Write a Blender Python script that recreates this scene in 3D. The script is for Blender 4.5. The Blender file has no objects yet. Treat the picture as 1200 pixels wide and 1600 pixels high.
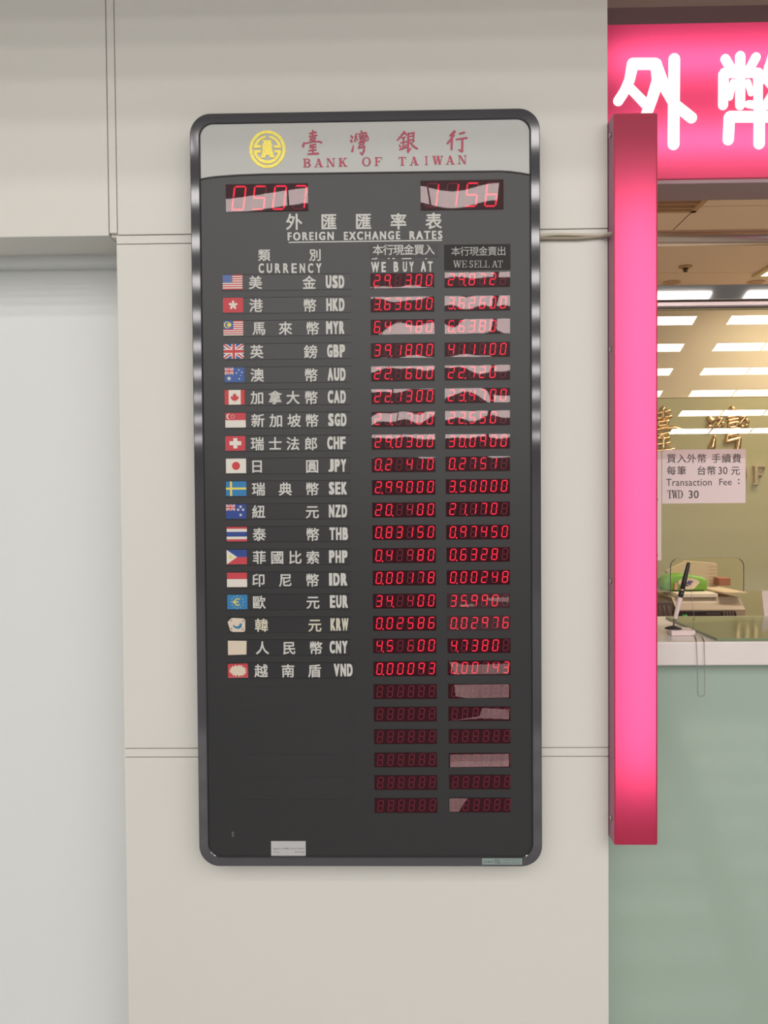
import bpy, bmesh, math, random
from mathutils import Vector, Matrix
random.seed(7)
SC = bpy.context.scene
COL = SC.collection

# ------------------------------------------------------------------ camera, exposure, light levels
FPX = 1294.0                                   # focal length in pixels of the 1200x1600 frame
EYE = 1.5
CAM = Vector((0.0, -1.8, EYE))
YAW, PITCH, ROLL = math.radians(-1.1057), math.radians(-1.3910), math.radians(-0.4466)
_cy, _sy, _cp, _sp = math.cos(YAW), math.sin(YAW), math.cos(PITCH), math.sin(PITCH)
FWD = Vector((_sy*_cp, _cy*_cp, _sp))
_r = Vector((_cy, -_sy, 0)); _u = _r.cross(FWD)
RIGHT = math.cos(ROLL)*_r + math.sin(ROLL)*_u
UP = -math.sin(ROLL)*_r + math.cos(ROLL)*_u
cam = bpy.data.cameras.new('camera'); cam_o = bpy.data.objects.new('camera', cam); COL.objects.link(cam_o)
cam.sensor_fit = 'VERTICAL'; cam.sensor_height = 36.0; cam.sensor_width = 27.0
cam.lens = FPX/1600*36.0; cam.clip_start = 0.05
M3 = Matrix((RIGHT, UP, -FWD)).transposed()
cam_o.matrix_world = Matrix.Translation(CAM) @ M3.to_4x4()
SC.camera = cam_o
SC.view_settings.view_transform = 'Standard'; SC.view_settings.look = 'None'
SC.view_settings.exposure = 0.0; SC.view_settings.gamma = 1.0; SC.view_settings.use_curve_mapping = False
SC.cycles.use_denoising = True
SC.cycles.max_bounces = 10; SC.cycles.transparent_max_bounces = 16
W = bpy.data.worlds.new('world'); SC.world = W; W.use_nodes = True
W.node_tree.nodes['Background'].inputs[0].default_value = (.9, .93, 1, 1)
W.node_tree.nodes['Background'].inputs[1].default_value = 0.15
LOBBY_LIGHT = 10.0                             # radiance of the lobby ceiling lights
LOBBY_TINT = (1.0, .97, .92)
OFFICE_LIGHT = 25.0
BOX_POWER = 1.7                                # tube inside the upright light box
SIGN_POWER = 2.6                              # each tube inside the sign
LED = 1.3

def ray(px, py):
    return (px-600)/FPX*RIGHT - (py-800)/FPX*UP + FWD
def P(px, py, Y):                              # pixel -> (x, z) on the upright plane at depth Y
    d = ray(px, py); t = (Y - CAM.y)/d.y
    return CAM.x + d.x*t, CAM.z + d.z*t
def S(Y): return (Y - CAM.y)/FPX               # metres per pixel at depth Y
def mean(l): return sum(l)/len(l)

# ------------------------------------------------------------------ materials
def lin(c):
    return tuple(((v/255)/12.92 if v/255 <= .04045 else ((v/255+.055)/1.055)**2.4) for v in c)
_m = {}
def mat(name, rgb=None, rough=.5, metal=0., spec=.5, lin_rgb=None, noise=0., nscale=8., coat=0., emit=None, estr=0.):
    if name in _m: return _m[name]
    m = bpy.data.materials.new(name); m.use_nodes = True; nt = m.node_tree
    b = nt.nodes['Principled BSDF']
    c = lin_rgb if lin_rgb else lin(rgb)
    b.inputs['Base Color'].default_value = (*c, 1)
    b.inputs['Roughness'].default_value = rough; b.inputs['Metallic'].default_value = metal
    b.inputs['Specular IOR Level'].default_value = spec
    b.inputs['Coat Weight'].default_value = coat; b.inputs['Coat Roughness'].default_value = .05
    if noise:
        tc = nt.nodes.new('ShaderNodeTexCoord'); n = nt.nodes.new('ShaderNodeTexNoise')
        n.inputs['Scale'].default_value = nscale; n.inputs['Detail'].default_value = 5
        r = nt.nodes.new('ShaderNodeValToRGB')
        r.color_ramp.elements[0].position = .3; r.color_ramp.elements[1].position = .7
        r.color_ramp.elements[0].color = (*[v*(1-noise) for v in c], 1)
        r.color_ramp.elements[1].color = (*[min(1, v*(1+noise)) for v in c], 1)
        nt.links.new(tc.outputs['Object'], n.inputs['Vector'])
        nt.links.new(n.outputs['Fac'], r.inputs['Fac']); nt.links.new(r.outputs['Color'], b.inputs['Base Color'])
    if emit:
        b.inputs['Emission Color'].default_value = (*emit, 1); b.inputs['Emission Strength'].default_value = estr
    _m[name] = m
    return m
def mix_mat(name, build):
    if name in _m: return _m[name]
    m = bpy.data.materials.new(name); m.use_nodes = True; nt = m.node_tree
    for n in list(nt.nodes):
        if n.type != 'OUTPUT_MATERIAL': nt.nodes.remove(n)
    out = [n for n in nt.nodes if n.type == 'OUTPUT_MATERIAL'][0]
    nt.links.new(build(nt), out.inputs['Surface']); _m[name] = m
    return m
def clear(name, tint=(1, 1, 1), fac=None, rough=.0, gloss=(1, 1, 1), ior=1.5):
    def b(nt):
        t = nt.nodes.new('ShaderNodeBsdfTransparent'); t.inputs[0].default_value = (*tint, 1)
        g = nt.nodes.new('ShaderNodeBsdfGlossy'); g.inputs['Roughness'].default_value = rough
        g.inputs['Color'].default_value = (*gloss, 1)
        x = nt.nodes.new('ShaderNodeMixShader')
        if fac is None:
            f = nt.nodes.new('ShaderNodeFresnel'); f.inputs['IOR'].default_value = ior
            nt.links.new(f.outputs[0], x.inputs[0])
        else: x.inputs[0].default_value = fac
        nt.links.new(t.outputs[0], x.inputs[1]); nt.links.new(g.outputs[0], x.inputs[2])
        return x.outputs[0]
    return mix_mat(name, b)
def milky(name, rgb, opacity):
    def b(nt):
        t = nt.nodes.new('ShaderNodeBsdfTransparent'); g = nt.nodes.new('ShaderNodeBsdfDiffuse')
        g.inputs[0].default_value = (*lin(rgb), 1)
        n = nt.nodes.new('ShaderNodeTexNoise'); n.inputs['Scale'].default_value = 45; n.inputs['Detail'].default_value = 4
        tc = nt.nodes.new('ShaderNodeTexCoord'); nt.links.new(tc.outputs['Object'], n.inputs['Vector'])
        mr = nt.nodes.new('ShaderNodeMapRange'); mr.inputs['To Min'].default_value = opacity*.55; mr.inputs['To Max'].default_value = opacity*1.45
        nt.links.new(n.outputs['Fac'], mr.inputs['Value'])
        x = nt.nodes.new('ShaderNodeMixShader'); nt.links.new(mr.outputs[0], x.inputs[0])
        nt.links.new(t.outputs[0], x.inputs[1]); nt.links.new(g.outputs[0], x.inputs[2])
        return x.outputs[0]
    return mix_mat(name, b)
def acrylic(name, trans, diff):
    def b(nt):
        t = nt.nodes.new('ShaderNodeBsdfTranslucent'); t.inputs[0].default_value = (*trans, 1)
        p = nt.nodes.new('ShaderNodeBsdfPrincipled'); p.inputs['Base Color'].default_value = (*diff, 1)
        p.inputs['Roughness'].default_value = .35
        x = nt.nodes.new('ShaderNodeMixShader'); x.inputs[0].default_value = .35
        nt.links.new(t.outputs[0], x.inputs[1]); nt.links.new(p.outputs[0], x.inputs[2])
        return x.outputs[0]
    return mix_mat(name, b)
def glow(name, rgb, s):
    return mat(name, lin_rgb=(0.02, 0.02, 0.02), emit=rgb, estr=s, rough=.5, spec=.15)

WALL = mat('panel_paint', lin_rgb=(.735, .712, .665), rough=.45, spec=.25, noise=.012, nscale=1.3)
ALC = mat('recess_paint', lin_rgb=(.79, .80, .79), rough=.5, spec=.25, noise=.01, nscale=1.1)
GAP = mat('joint_gap', (70, 62, 55), .8)
DARKMETAL = mat('frame_metal', lin_rgb=(.095, .092, .10), rough=.055, metal=.5, spec=.6)
FACE = mat('face_film', lin_rgb=(.020, .0195, .021), rough=.38, spec=.5, noise=.05, nscale=3)
STRIP = mat('strip_film', lin_rgb=(.017, .016, .018), rough=.34, spec=.5)
STICK1 = mat('sticker_film', lin_rgb=(.040, .037, .039), rough=.5)
STICK2 = mat('sticker_film_dark', lin_rgb=(.026, .023, .024), rough=.5, spec=.2)
HEAD = mat('header_white', lin_rgb=(.50, .50, .485), rough=.45, spec=.3)
PRINT = mat('print_white', lin_rgb=(.60, .585, .555), rough=.6)
PRINTD = mat('print_grey', lin_rgb=(.46, .45, .43), rough=.6)
MAROON = mat('print_maroon', (176, 70, 92), .55)
GOLDFOIL = mat('gold_foil', lin_rgb=(1.0, .76, .06), rough=.3, metal=.0, spec=.6, noise=.13, nscale=160)
WINRED = mat('window_acrylic', lin_rgb=(.036, .006, .010), rough=.2, spec=.12)
LEDON = glow('led_lit', (1.0, .010, .045), LED)
LEDDIM = glow('led_weak', (1.0, .02, .06), LED*.42)
LEDOFF = mat('led_unlit', lin_rgb=(.13, .018, .032), rough=.5, spec=.15, emit=(1, .03, .08), estr=.02)
FILM = clear('cover_film', (.97, .95, .95), .039, .012, (1, .86, .88))
TAPE_SHEEN = milky('tape_sheen', (225, 185, 188), .13)  # milky colour stands in for reflections on the clear tape
PINK = acrylic('pink_acrylic', (1.0, .09, .25), (.50, .06, .12))
PLUM = mat('plum_metal', lin_rgb=(.44, .17, .27), rough=.45)
BROWN = mat('sign_metal', lin_rgb=(.15, .085, .085), rough=.45, spec=.4)
INNER = mat('box_lining', lin_rgb=(.5, .5, .5), rough=.7)
SIGNW = glow('sign_letters_lit', (1.0, .985, .94), 1.5)
CHROME = mat('chrome', lin_rgb=(.78, .68, .66), rough=.22, metal=1.)
MIRROR = mat('polished_steel', lin_rgb=(.66, .62, .60), rough=.03, metal=1.)
SCREW = mat('screw_steel', lin_rgb=(.55, .5, .42), rough=.3, metal=1.)
GLASS = clear('partition_glass', (.975, .985, .965), None, 0., ior=1.75)
GREEN = mat('back_painted_glass', lin_rgb=(.38, .475, .40), rough=.04, spec=.5, noise=.02, nscale=1.)
COUNTER = mat('counter_stone', lin_rgb=(.80, .73, .70), rough=.2, spec=.5, noise=.02, nscale=20)
PAD = mat('pad_glass', lin_rgb=(.20, .25, .14), rough=.08, spec=.6)
TANWALL = mat('office_wallpaper', lin_rgb=(.66, .55, .39), rough=.6, noise=.02)
GREENWALL = mat('office_glass_cladding', lin_rgb=(.46, .42, .24), rough=.35, spec=.4)
OCEIL = mat('office_ceiling_tile', lin_rgb=(.85, .68, .60), rough=.8)
CEILW = mat('lobby_ceiling', lin_rgb=(.30, .295, .29), rough=.8)
FLOOR = mat('polished_floor', lin_rgb=(.36, .37, .38), rough=.10, spec=.6, noise=.06, nscale=2.)
LWALL = mat('lobby_wall', lin_rgb=(.42, .42, .42), rough=.6)
BRASS = mat('polished_brass', lin_rgb=(.85, .60, .32), rough=.16, metal=1.)
PAPER = mat('notice_paper', (238, 214, 214), .7)
PAPERW = mat('white_paper', (236, 224, 205), .7)
INK = mat('ink', (70, 58, 58), .7)
BLACKP = mat('black_plastic', (42, 34, 36), .35)
WHITEP = mat('white_plastic', (236, 214, 212), .35)
GREYP = mat('grey_plastic', (176, 158, 138), .4)
CABLE = mat('cable_sheath', (158, 146, 128), .5)
CABLE2 = mat('cable_sheath_light', (196, 186, 168), .45)

# ------------------------------------------------------------------ mesh building
class MB:
    def __init__(s): s.v, s.f, s.mi, s.sm = [], [], [], []
    def add(s, vs, fs, m=0, smooth=False):
        o = len(s.v); s.v += [tuple(v) for v in vs]
        for f in fs: s.f.append([i+o for i in f]); s.mi.append(m); s.sm.append(smooth)
        return s
    def box(s, x0, x1, y0, y1, z0, z1, m=0, bev=0.):
        if bev > 0:
            bm = bmesh.new(); bmesh.ops.create_cube(bm, size=1)
            for v in bm.verts: v.co = Vector(((x0+x1)/2+v.co.x*(x1-x0), (y0+y1)/2+v.co.y*(y1-y0), (z0+z1)/2+v.co.z*(z1-z0)))
            bmesh.ops.bevel(bm, geom=list(bm.edges), offset=bev, segments=2, profile=.5, affect='EDGES')
            bm.verts.index_update()
            s.add([v.co for v in bm.verts], [[v.index for v in f.verts] for f in bm.faces], m); bm.free(); return s
        vs = [(x, y, z) for x in (x0, x1) for y in (y0, y1) for z in (z0, z1)]
        return s.add(vs, [(0, 1, 3, 2), (4, 6, 7, 5), (0, 4, 5, 1), (2, 3, 7, 6), (0, 2, 6, 4), (1, 5, 7, 3)], m)
    def prism(s, pts, yf, yb, m=0):            # outline in (x, z), front at yf, back at yb
        n = len(pts)
        vs = [(x, yf, z) for x, z in pts] + [(x, yb, z) for x, z in pts]
        fs = [list(range(n)), list(range(2*n-1, n-1, -1))] + [[i, i+n, (i+1) % n + n, (i+1) % n] for i in range(n)]
        return s.add(vs, fs, m)
    def loops(s, L, m=0, closed=True, caps=False, smooth=True):   # connect equal rings
        n = len(L[0]); vs = [v for l in L for v in l]; fs = []
        for a in range(len(L)-1):
            for i in range(n if closed else n-1):
                j = (i+1) % n; fs.append([a*n+i, a*n+j, (a+1)*n+j, (a+1)*n+i])
        if caps: fs += [list(range(n)), list(range(len(vs)-1, len(vs)-n-1, -1))]
        return s.add(vs, fs, m, smooth)
    def tube(s, pts, rad, m=0, n=10):
        pts = [Vector(p) for p in pts]; L = []
        rr = rad if isinstance(rad, (list, tuple)) else [rad]*len(pts)
        for i, p in enumerate(pts):
            t = (pts[min(i+1, len(pts)-1)] - pts[max(i-1, 0)]).normalized()
            a = t.cross(Vector((0, 1, 0)) if abs(t.y) < .9 else Vector((1, 0, 0))).normalized(); b = t.cross(a)
            L.append([p + rr[i]*(math.cos(k*2*math.pi/n)*a + math.sin(k*2*math.pi/n)*b) for k in range(n)])
        return s.loops(L, m, True, True)
    def ball(s, c, r, m=0, seg=8, squash=(1, 1, 1)):
        L = []
        for i in range(1, seg//2+2):
            th = math.pi*i/(seg//2+2)
            L.append([(c[0]+squash[0]*r*math.sin(th)*math.cos(k*2*math.pi/seg), c[1]+squash[1]*r*math.sin(th)*math.sin(k*2*math.pi/seg), c[2]+squash[2]*r*math.cos(th)) for k in range(seg)])
        return s.loops(L, m, True, True)
    def merge(s, o, m=0):
        return s.add(o.v, o.f, m)
    def build(s, name, mats, parent=None, loc=None):
        L = Vector(loc) if loc is not None else (Vector(parent['_o']) if parent is not None and '_o' in parent else Vector((0, 0, 0)))
        me = bpy.data.meshes.new(name)
        me.from_pydata([Vector(v)-L for v in s.v], [], s.f)
        for mm in (mats if isinstance(mats, (list, tuple)) else [mats]): me.materials.append(mm)
        for p, i, q in zip(me.polygons, s.mi, s.sm): p.material_index = i; p.use_smooth = q
        bm = bmesh.new(); bm.from_mesh(me); bmesh.ops.recalc_face_normals(bm, faces=bm.faces); bm.to_mesh(me); bm.free()
        o = bpy.data.objects.new(name, me); COL.objects.link(o)
        if parent is None: o.location = L
        else:
            o.parent = parent; ORG[o.name] = L
            o['_o'] = tuple(L)
        return o
ORG = {}
def thing(name, label, cat, loc, group=None):
    o = bpy.data.objects.new(name, None); COL.objects.link(o); o.location = loc; o['_o'] = tuple(loc)
    o.empty_display_size = .05
    o['label'] = label; o['category'] = cat
    if group: o['group'] = group
    return o
def tag(o, label, cat, group=None):
    o['label'] = label; o['category'] = cat
    if group: o['group'] = group
    return o
def struct(name, mb, m):
    o = mb.build(name, m); o['kind'] = 'structure'; return o
def lab(o, t): o['label'] = t; return o

# text: the built-in font turned into mesh polygons
_tc = bpy.data.curves.new('glyphs', 'FONT'); _to = bpy.data.objects.new('glyphs', _tc); COL.objects.link(_to)
_gc = {}
def glyph(txt, off=0., spacing=1.):
    if off > 0:                                # heavier strokes: copies shifted around a small circle
        vs, fs = glyph(txt, 0., spacing); V_, F_ = [], []
        latin = ord(txt[0]) < 128; wx = (1.25, .55) if latin else (1., 1.)
        sq = [(1, 1), (-1, 1), (1, -1), (-1, -1), (1, 0), (-1, 0), (0, 1), (0, -1), (.5, 1), (-.5, 1), (.5, -1), (-.5, -1), (.5, 0), (-.5, 0)] if latin else [(math.cos(i*math.pi/4), math.sin(i*math.pi/4)) for i in range(8)]
        for i in range(len(sq)):
            dx, dy = off*wx[0]*sq[i][0], off*wx[1]*sq[i][1]; o = len(V_)
            V_ += [(v[0]+dx, v[1]+dy, v[2]+i*.0015) for v in vs]; F_ += [[j+o for j in f] for f in fs]
        return V_, F_
    k = (txt, off, spacing)
    if k not in _gc:
        _tc.body = txt; _tc.offset = off; _tc.extrude = .012; _tc.resolution_u = 3; _tc.space_character = spacing
        _to.data = _tc; bpy.context.view_layer.update()
        me = bpy.data.meshes.new_from_object(_to.evaluated_get(bpy.context.evaluated_depsgraph_get()))
        _gc[k] = ([tuple(v.co) for v in me.vertices], [list(p.vertices) for p in me.polygons])
        bpy.data.meshes.remove(me)
    return _gc[k]
def bbox(vs):
    xs = [v[0] for v in vs]; ys = [v[1] for v in vs]
    return min(xs), min(ys), max(xs), max(ys)
_ref = bbox(glyph('國')[0]); EM = (_ref[3]-_ref[1])/.90; REFC = (_ref[1]+_ref[3])/2; REFX = (_ref[0]+_ref[2])/2
def put_text(mb, txt, x0, y0, x1, y1, Y, off=0., spacing=1., m=0):  # fit to an upright box given by its photo extents
    vs, fs = glyph(txt, off, spacing); a = bbox(vs)
    cx, cz = P((x0+x1)/2, (y0+y1)/2, Y); w, h = (x1-x0)*S(Y), (y1-y0)*S(Y)
    sx, sz = w/(a[2]-a[0]), h/(a[3]-a[1])
    mb.add([(cx+(v[0]-(a[0]+a[2])/2)*sx, Y - (v[2]+.012)*h*.5, cz+(v[1]-(a[1]+a[3])/2)*sz) for v in vs], fs, m)
def put_char(mb, ch, px, py, size, Y, off=.02, m=0, wide=1.):   # one character centred on its em square
    vs, fs = glyph(ch, off); cx, cz = P(px, py, Y); k = size*S(Y)/EM
    mb.add([(cx+(v[0]-REFX)*k*wide, Y - (v[2]+.012)*k*.5, cz+(v[1]-REFC)*k) for v in vs], fs, m)

def brush_poly(pts, n=8):                      # pts: (x, y, width) -> outline of a brush stroke
    L, R = [], []
    for i, (x, y, w) in enumerate(pts):
        a = pts[max(i-1, 0)]; b = pts[min(i+1, len(pts)-1)]
        dx, dy = b[0]-a[0], b[1]-a[1]; l = math.hypot(dx, dy) or 1; nx, ny = -dy/l, dx/l
        L.append((x+nx*w/2, y+ny*w/2)); R.append((x-nx*w/2, y-ny*w/2))
    def cap(p, q, w):
        ang = math.atan2(p[1]-q[1], p[0]-q[0])
        return [(p[0]+w/2*math.cos(ang+math.pi/2*(1-2*k/n)), p[1]+w/2*math.sin(ang+math.pi/2*(1-2*k/n))) for k in range(1, n)]
    return L + cap(pts[-1], pts[-2], pts[-1][2]) + R[::-1] + cap(pts[0], pts[1], pts[0][2])
def dense(pts, k=5):
    o = []
    for i in range(len(pts)-1):
        for j in range(k):
            t = j/k; o.append(tuple(pts[i][c]*(1-t)+pts[i+1][c]*t for c in range(3)))
    return o+[pts[-1]]
def flat_strokes(mb, strokes, conv, Y, th, m=0):
    for i, st in enumerate(strokes):
        for j, (a, b) in enumerate(zip(st[:-1], st[1:])):   # every segment a rounded capsule: joins stay round
            mb.prism([conv(*q) for q in brush_poly([a, b])], Y-th-i*2.4e-5-j*6e-6, Y, m)
def puffy_strokes(mb, strokes, conv, Y, k, m=0):   # strokes with a rounded back-to-front section
    for st in strokes:
        for a, b in zip(st[:-1], st[1:]):
            q = dense([a, b], 6); dx, dy = b[0]-a[0], b[1]-a[1]; l = math.hypot(dx, dy) or 1
            nx, ny = -dy/l, dx/l; L = []
            e0 = (a[0]-dx/l*a[2]*.45, a[1]-dy/l*a[2]*.45, a[2]*.15); e1 = (b[0]+dx/l*b[2]*.45, b[1]+dy/l*b[2]*.45, b[2]*.15)
            e0b = (a[0]-dx/l*a[2]*.3, a[1]-dy/l*a[2]*.3, a[2]*.7); e1b = (b[0]+dx/l*b[2]*.3, b[1]+dy/l*b[2]*.3, b[2]*.7)
            for (x, y, w) in [e0, e0b]+q+[e1b, e1]:
                ring = []
                for t in range(9):
                    an = math.pi*t/8; o = math.cos(an)*w/2
                    X, Z = conv(x+nx*o, y+ny*o); ring.append((X, Y - math.sin(an)*w*k*.55, Z))
                L.append(ring)
            mb.loops(L, m, True, True)

# serif capitals as stem / hairline / slab strokes in a 0..1 box (y up)
def serif(ch, T=.24, h=.09, s=.075):
    # T, h, s:                   # stem, hairline, slab thickness
    o = []
    def st(x0, y0, x1, y1, w): 
        dx, dy = x1-x0, y1-y0; l = math.hypot(dx, dy); nx, ny = -dy/l*w/2, dx/l*w/2
        o.append([(x0+nx, y0+ny), (x1+nx, y1+ny), (x1-nx, y1-ny), (x0-nx, y0-ny)])
    def slab(x, y, w): o.append([(x-w/2, y), (x+w/2, y), (x+w/2, y+s), (x-w/2, y+s)])
    def vst(x0, y0, x1, y1, w): o.append([(x0-w/2, y0), (x0+w/2, y0), (x1+w/2, y1), (x1-w/2, y1)])
    def bowl(cx, cy, rx, ry, a0, a1, wv, wh, n=14):
        A = [a0+(a1-a0)*i/n for i in range(n+1)]
        for p, q in zip(A[:-1], A[1:]):
            def out(t): return (cx+rx*math.cos(t), cy+ry*math.sin(t))
            def inn(t): return (cx+(rx-wv)*math.cos(t), cy+(ry-wh)*math.sin(t))
            o.append([out(p), out(q), inn(q), inn(p)])
    H = math.pi/2
    if ch == 'I': vst(.5, 0, .5, 1, T*1.1); slab(.5, 0, .62); slab(.5, 1-s, .62)
    elif ch == 'T': vst(.5, 0, .5, 1, T); slab(.5, 0, .5); slab(.5, 1-h, .96); vst(.05, .72, .05, 1, .07); vst(.95, .72, .95, 1, .07)
    elif ch in 'FEL':
        vst(.24, 0, .24, 1, T); slab(.24, 0, .48)
        if ch != 'L':
            slab(.5, 1-h, .96); vst(.93, .72, .93, 1, .07); o.append([(.3, .47), (.68, .47), (.68, .55), (.3, .55)]); vst(.68, .38, .68, .64, .06)
        else: slab(.24, 1-s, .48)
        if ch in 'EL': slab(.5, 0, .96); vst(.95, 0, .95, .3, .07)
    elif ch == 'B':
        vst(.24, 0, .24, 1, T); o.append([(.0, 0), (.55, 0), (.55, s), (.0, s)]); o.append([(.0, 1-s), (.5, 1-s), (.5, 1), (.0, 1)])
        o.append([(.3, .48), (.55, .48), (.55, .56), (.3, .56)])
        bowl(.5, .76, .42, .24, -H, H, .21, s); bowl(.52, .26, .46, .28, -H, H, .23, s)
    elif ch == 'D':
        vst(.22, 0, .22, 1, T*.8); o.append([(.0, 0), (.5, 0), (.5, s), (.0, s)]); o.append([(.0, 1-s), (.5, 1-s), (.5, 1), (.0, 1)])
        bowl(.45, .5, .52, .5, -H, H, .2, s)
    elif ch == 'O': bowl(.5, .5, .5, .52, 0, 4*H, .21, .06, 28)
    elif ch == 'S':
        bowl(.5, .74, .36, .28, .35, 3*H, .17, .09); bowl(.5, .26, .4, .28, -2*H+.35, H, .18, .09)
        vst(.84, .7, .84, .98, .06); vst(.13, .02, .13, .32, .06)
    elif ch == 'A':
        vst(.78, 0, .46, 1, T); vst(.14, 0, .44, .96, .085); o.append([(.24, .3), (.7, .3), (.68, .37), (.26, .37)]); slab(.15, 0, .36); slab(.78, 0, .44)
    elif ch == 'N':
        vst(.14, 0, .14, 1, .08); vst(.86, 0, .86, 1, .08); vst(.82, 0, .2, 1, T); slab(.14, 0, .34); slab(.12, 1-s, .28); slab(.86, 1-s, .34)
    elif ch == 'K':
        vst(.22, 0, .22, 1, T); slab(.22, 0, .46); slab(.22, 1-s, .46); st(.3, .38, .8, .98, .085); vst(.82, 0, .46, .6, T*.95); slab(.84, 0, .4); slab(.8, 1-s, .36)
    elif ch == 'W':
        vst(.3, 0, .13, 1, T*.85); vst(.32, 0, .5, .96, .07); vst(.68, 0, .5, 1, T*.85); vst(.7, 0, .88, .96, .07); slab(.13, 1-s, .3); slab(.5, 1-s, .3); slab(.88, 1-s, .26)
    return o
def put_serif(mb, ch, px, py, w, h, Y, th=.0004, m=0, thin=1.):
    cx, cz = P(px, py, Y); k = S(Y)
    for i, q in enumerate(serif(ch, *([.24, .09, .075] if thin == 1. else [.24*thin, .09*thin, .075*thin]))):
        mb.prism([(cx+(x-.5)*w*k, cz+(y-.5)*h*k) for x, y in q], Y-th-i*3e-5, Y, m)

# ------------------------------------------------------------------ the setting
XR = mean([P(x, y, 0)[0] for x, y in ((949.8, 0), (948.5, 400), (948, 700), (949, 1100), (950.8, 1600))])   # pillar corner by the counter
XL = mean([P(x, y, 0)[0] for x, y in ((183, 381), (186.7, 533), (194.3, 1067), (200.7, 1600))])            # pillar corner by the recess
ZA = mean([P(183, 368.4, 0)[1], P(948, 360, 0)[1]]); ZA2 = ZA - 12.6*S(0)
ZB = P(600, 1168.3, 0)[1]; ZB2 = ZB - 12.8*S(0)
XJ1 = mean([P(166, 0, 0)[0], P(173, 367, 0)[0]]); XJ2 = mean([P(178, 0, 0)[0], P(184.3, 367, 0)[0]])
ZS = P(90, 371, 0)[1]                          # edge of the recess soffit
TOPZ = 6.9
G = .0016
mb = MB(); mb.box(-7.2, 7.2, -11.7, 5.2, -.1, 0); struct('floor', mb, FLOOR)
# pillar cladding: white panels over a dark backing, with joint strips
mb = MB(); mb.box(XL+.004, XR-.004, .004, .25, 0, ZA2, 1); mb.box(XL+.004, XR-.004, .004, .25, ZA2-.01, ZS, 1); mb.box(XJ1+.001, XR-.004, .004, .25, ZS+.012, TOPZ, 1); mb.box(XJ1+.0005, XL+.003, .005, .3, ZS, ZS+.01, 0)
mb.box(XJ2+G, XR, -.006, .2, ZA+G, TOPZ, 0, .0015)
mb.box(XL, XR, -.006, .2, ZB+G, ZA2-G, 0, .0015)
mb.box(XL, XR, -.006, .2, 0, ZB2-G, 0, .0015)
mb.box(-7.2, XJ1-G, -.006, .3, ZS, TOPZ, 0, .0015)
struct('wall_front', mb, [WALL, GAP])
struct('trim_1', MB().box(XJ1, XJ2, -.005, .1, ZA+.006, TOPZ, 0, .0008), WALL)
struct('trim_2', MB().box(XL, XR, -.005, .1, ZA2, ZA, 0, .0008), WALL)
struct('trim_3', MB().box(XL, XR, -.005, .1, ZB2, ZB, 0, .0008), WALL)
# recess on the left: header lip, then the flat white leaf behind it
zl0, zl1 = P(90, 412.5, .135)[1], P(90, 400, .135)[1]
struct('trim_4', MB().box(-7.2, XL, .135, .3, zl0, ZS+.002, 0, .001), ALC)
struct('wall_left', MB().box(-7.2, XL+.05, .185, .3, 0, zl0+.01), ALC)
# lobby shell behind the camera; its ceiling slopes down away from the wall
SL = .409; Z0 = 6.0
def ceil_z(Y): return EYE + Z0 - SL*(-CAM.y - Y)
vs = []
mb = MB(); mb.add([(-7.2, 0, ceil_z(0)), (7.2, 0, ceil_z(0)), (7.2, -11.6, ceil_z(-11.6)), (-7.2, -11.6, ceil_z(-11.6)),
                   (-7.2, 0, ceil_z(0)+.1), (7.2, 0, ceil_z(0)+.1), (7.2, -11.6, ceil_z(-11.6)+.1), (-7.2, -11.6, ceil_z(-11.6)+.1)],
                  [(0, 1, 2, 3), (4, 7, 6, 5), (0, 4, 5, 1), (1, 5, 6, 2), (2, 6, 7, 3), (3, 7, 4, 0)])
struct('ceiling', mb, CEILW)
struct('wall_back', MB().box(-7.2, 7.2, -11.7, -11.6, 0, ceil_z(-11.6)+.05), LWALL)
struct('wall_side', MB().box(-7.3, -7.2, -11.7, .3, 0, TOPZ), LWALL)
struct('wall_right', MB().box(7.2, 7.3, -11.7, 5.2, 0, TOPZ), LWALL)
struct('shade_overhang', MB().box(-7.2, 7.2, -.80, -.006, EYE+1.20, EYE+1.5), WALL)   # unseen overhang added to shade the top of the front

# lobby ceiling lights: rows of long panels set in the sloping ceiling
def mirror_x(px, py):
    d = ray(px, py); D = FPX*Z0/(1300-py); return D, d.x/d.y*(D+.9)
Da, Xa = mirror_x(1123, 490); Db, Xb = mirror_x(1066, 615)
def make_light():
    r = thing('ceiling_light', 'long white light panel in the sloping lobby ceiling', 'ceiling light', (0, 0, 0), 'lobby ceiling lights')
    L, T = 2.62, .205
    f = MB()
    f.box(-L/2, L/2, -T/2-.012, -T/2, -.012, .0); f.box(-L/2, L/2, T/2, T/2+.012, -.012, .0)
    f.box(-L/2, -L/2+.012, -T/2, T/2, -.012, 0); f.box(L/2-.012, L/2, -T/2, T/2, -.012, 0)
    for i in (-1, 0, 1): f.box(i*L/4-.008, i*L/4+.008, -T/2, T/2, -.012, 0)
    f.build('frame', CEILW, r)
    d = MB(); d.add([(-L/2+.01, -T/2, -.006), (L/2-.01, -T/2, -.006), (L/2-.01, T/2, -.006), (-L/2+.01, T/2, -.006)], [(0, 1, 2, 3)])
    d.build('diffuser', glow('lobby_diffuser', LOBBY_TINT, LOBBY_LIGHT), r)
    return r
def dup(root, loc, rot=None):
    r = root.copy(); COL.objects.link(r); r.location = loc
    if rot is not None: r.rotation_euler = rot
    for ch in list(root.children):
        c = ch.copy(); COL.objects.link(c); c.parent = r
        for g in list(ch.children):
            e = g.copy(); COL.objects.link(e); e.parent = c
    return r
first = None
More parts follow.
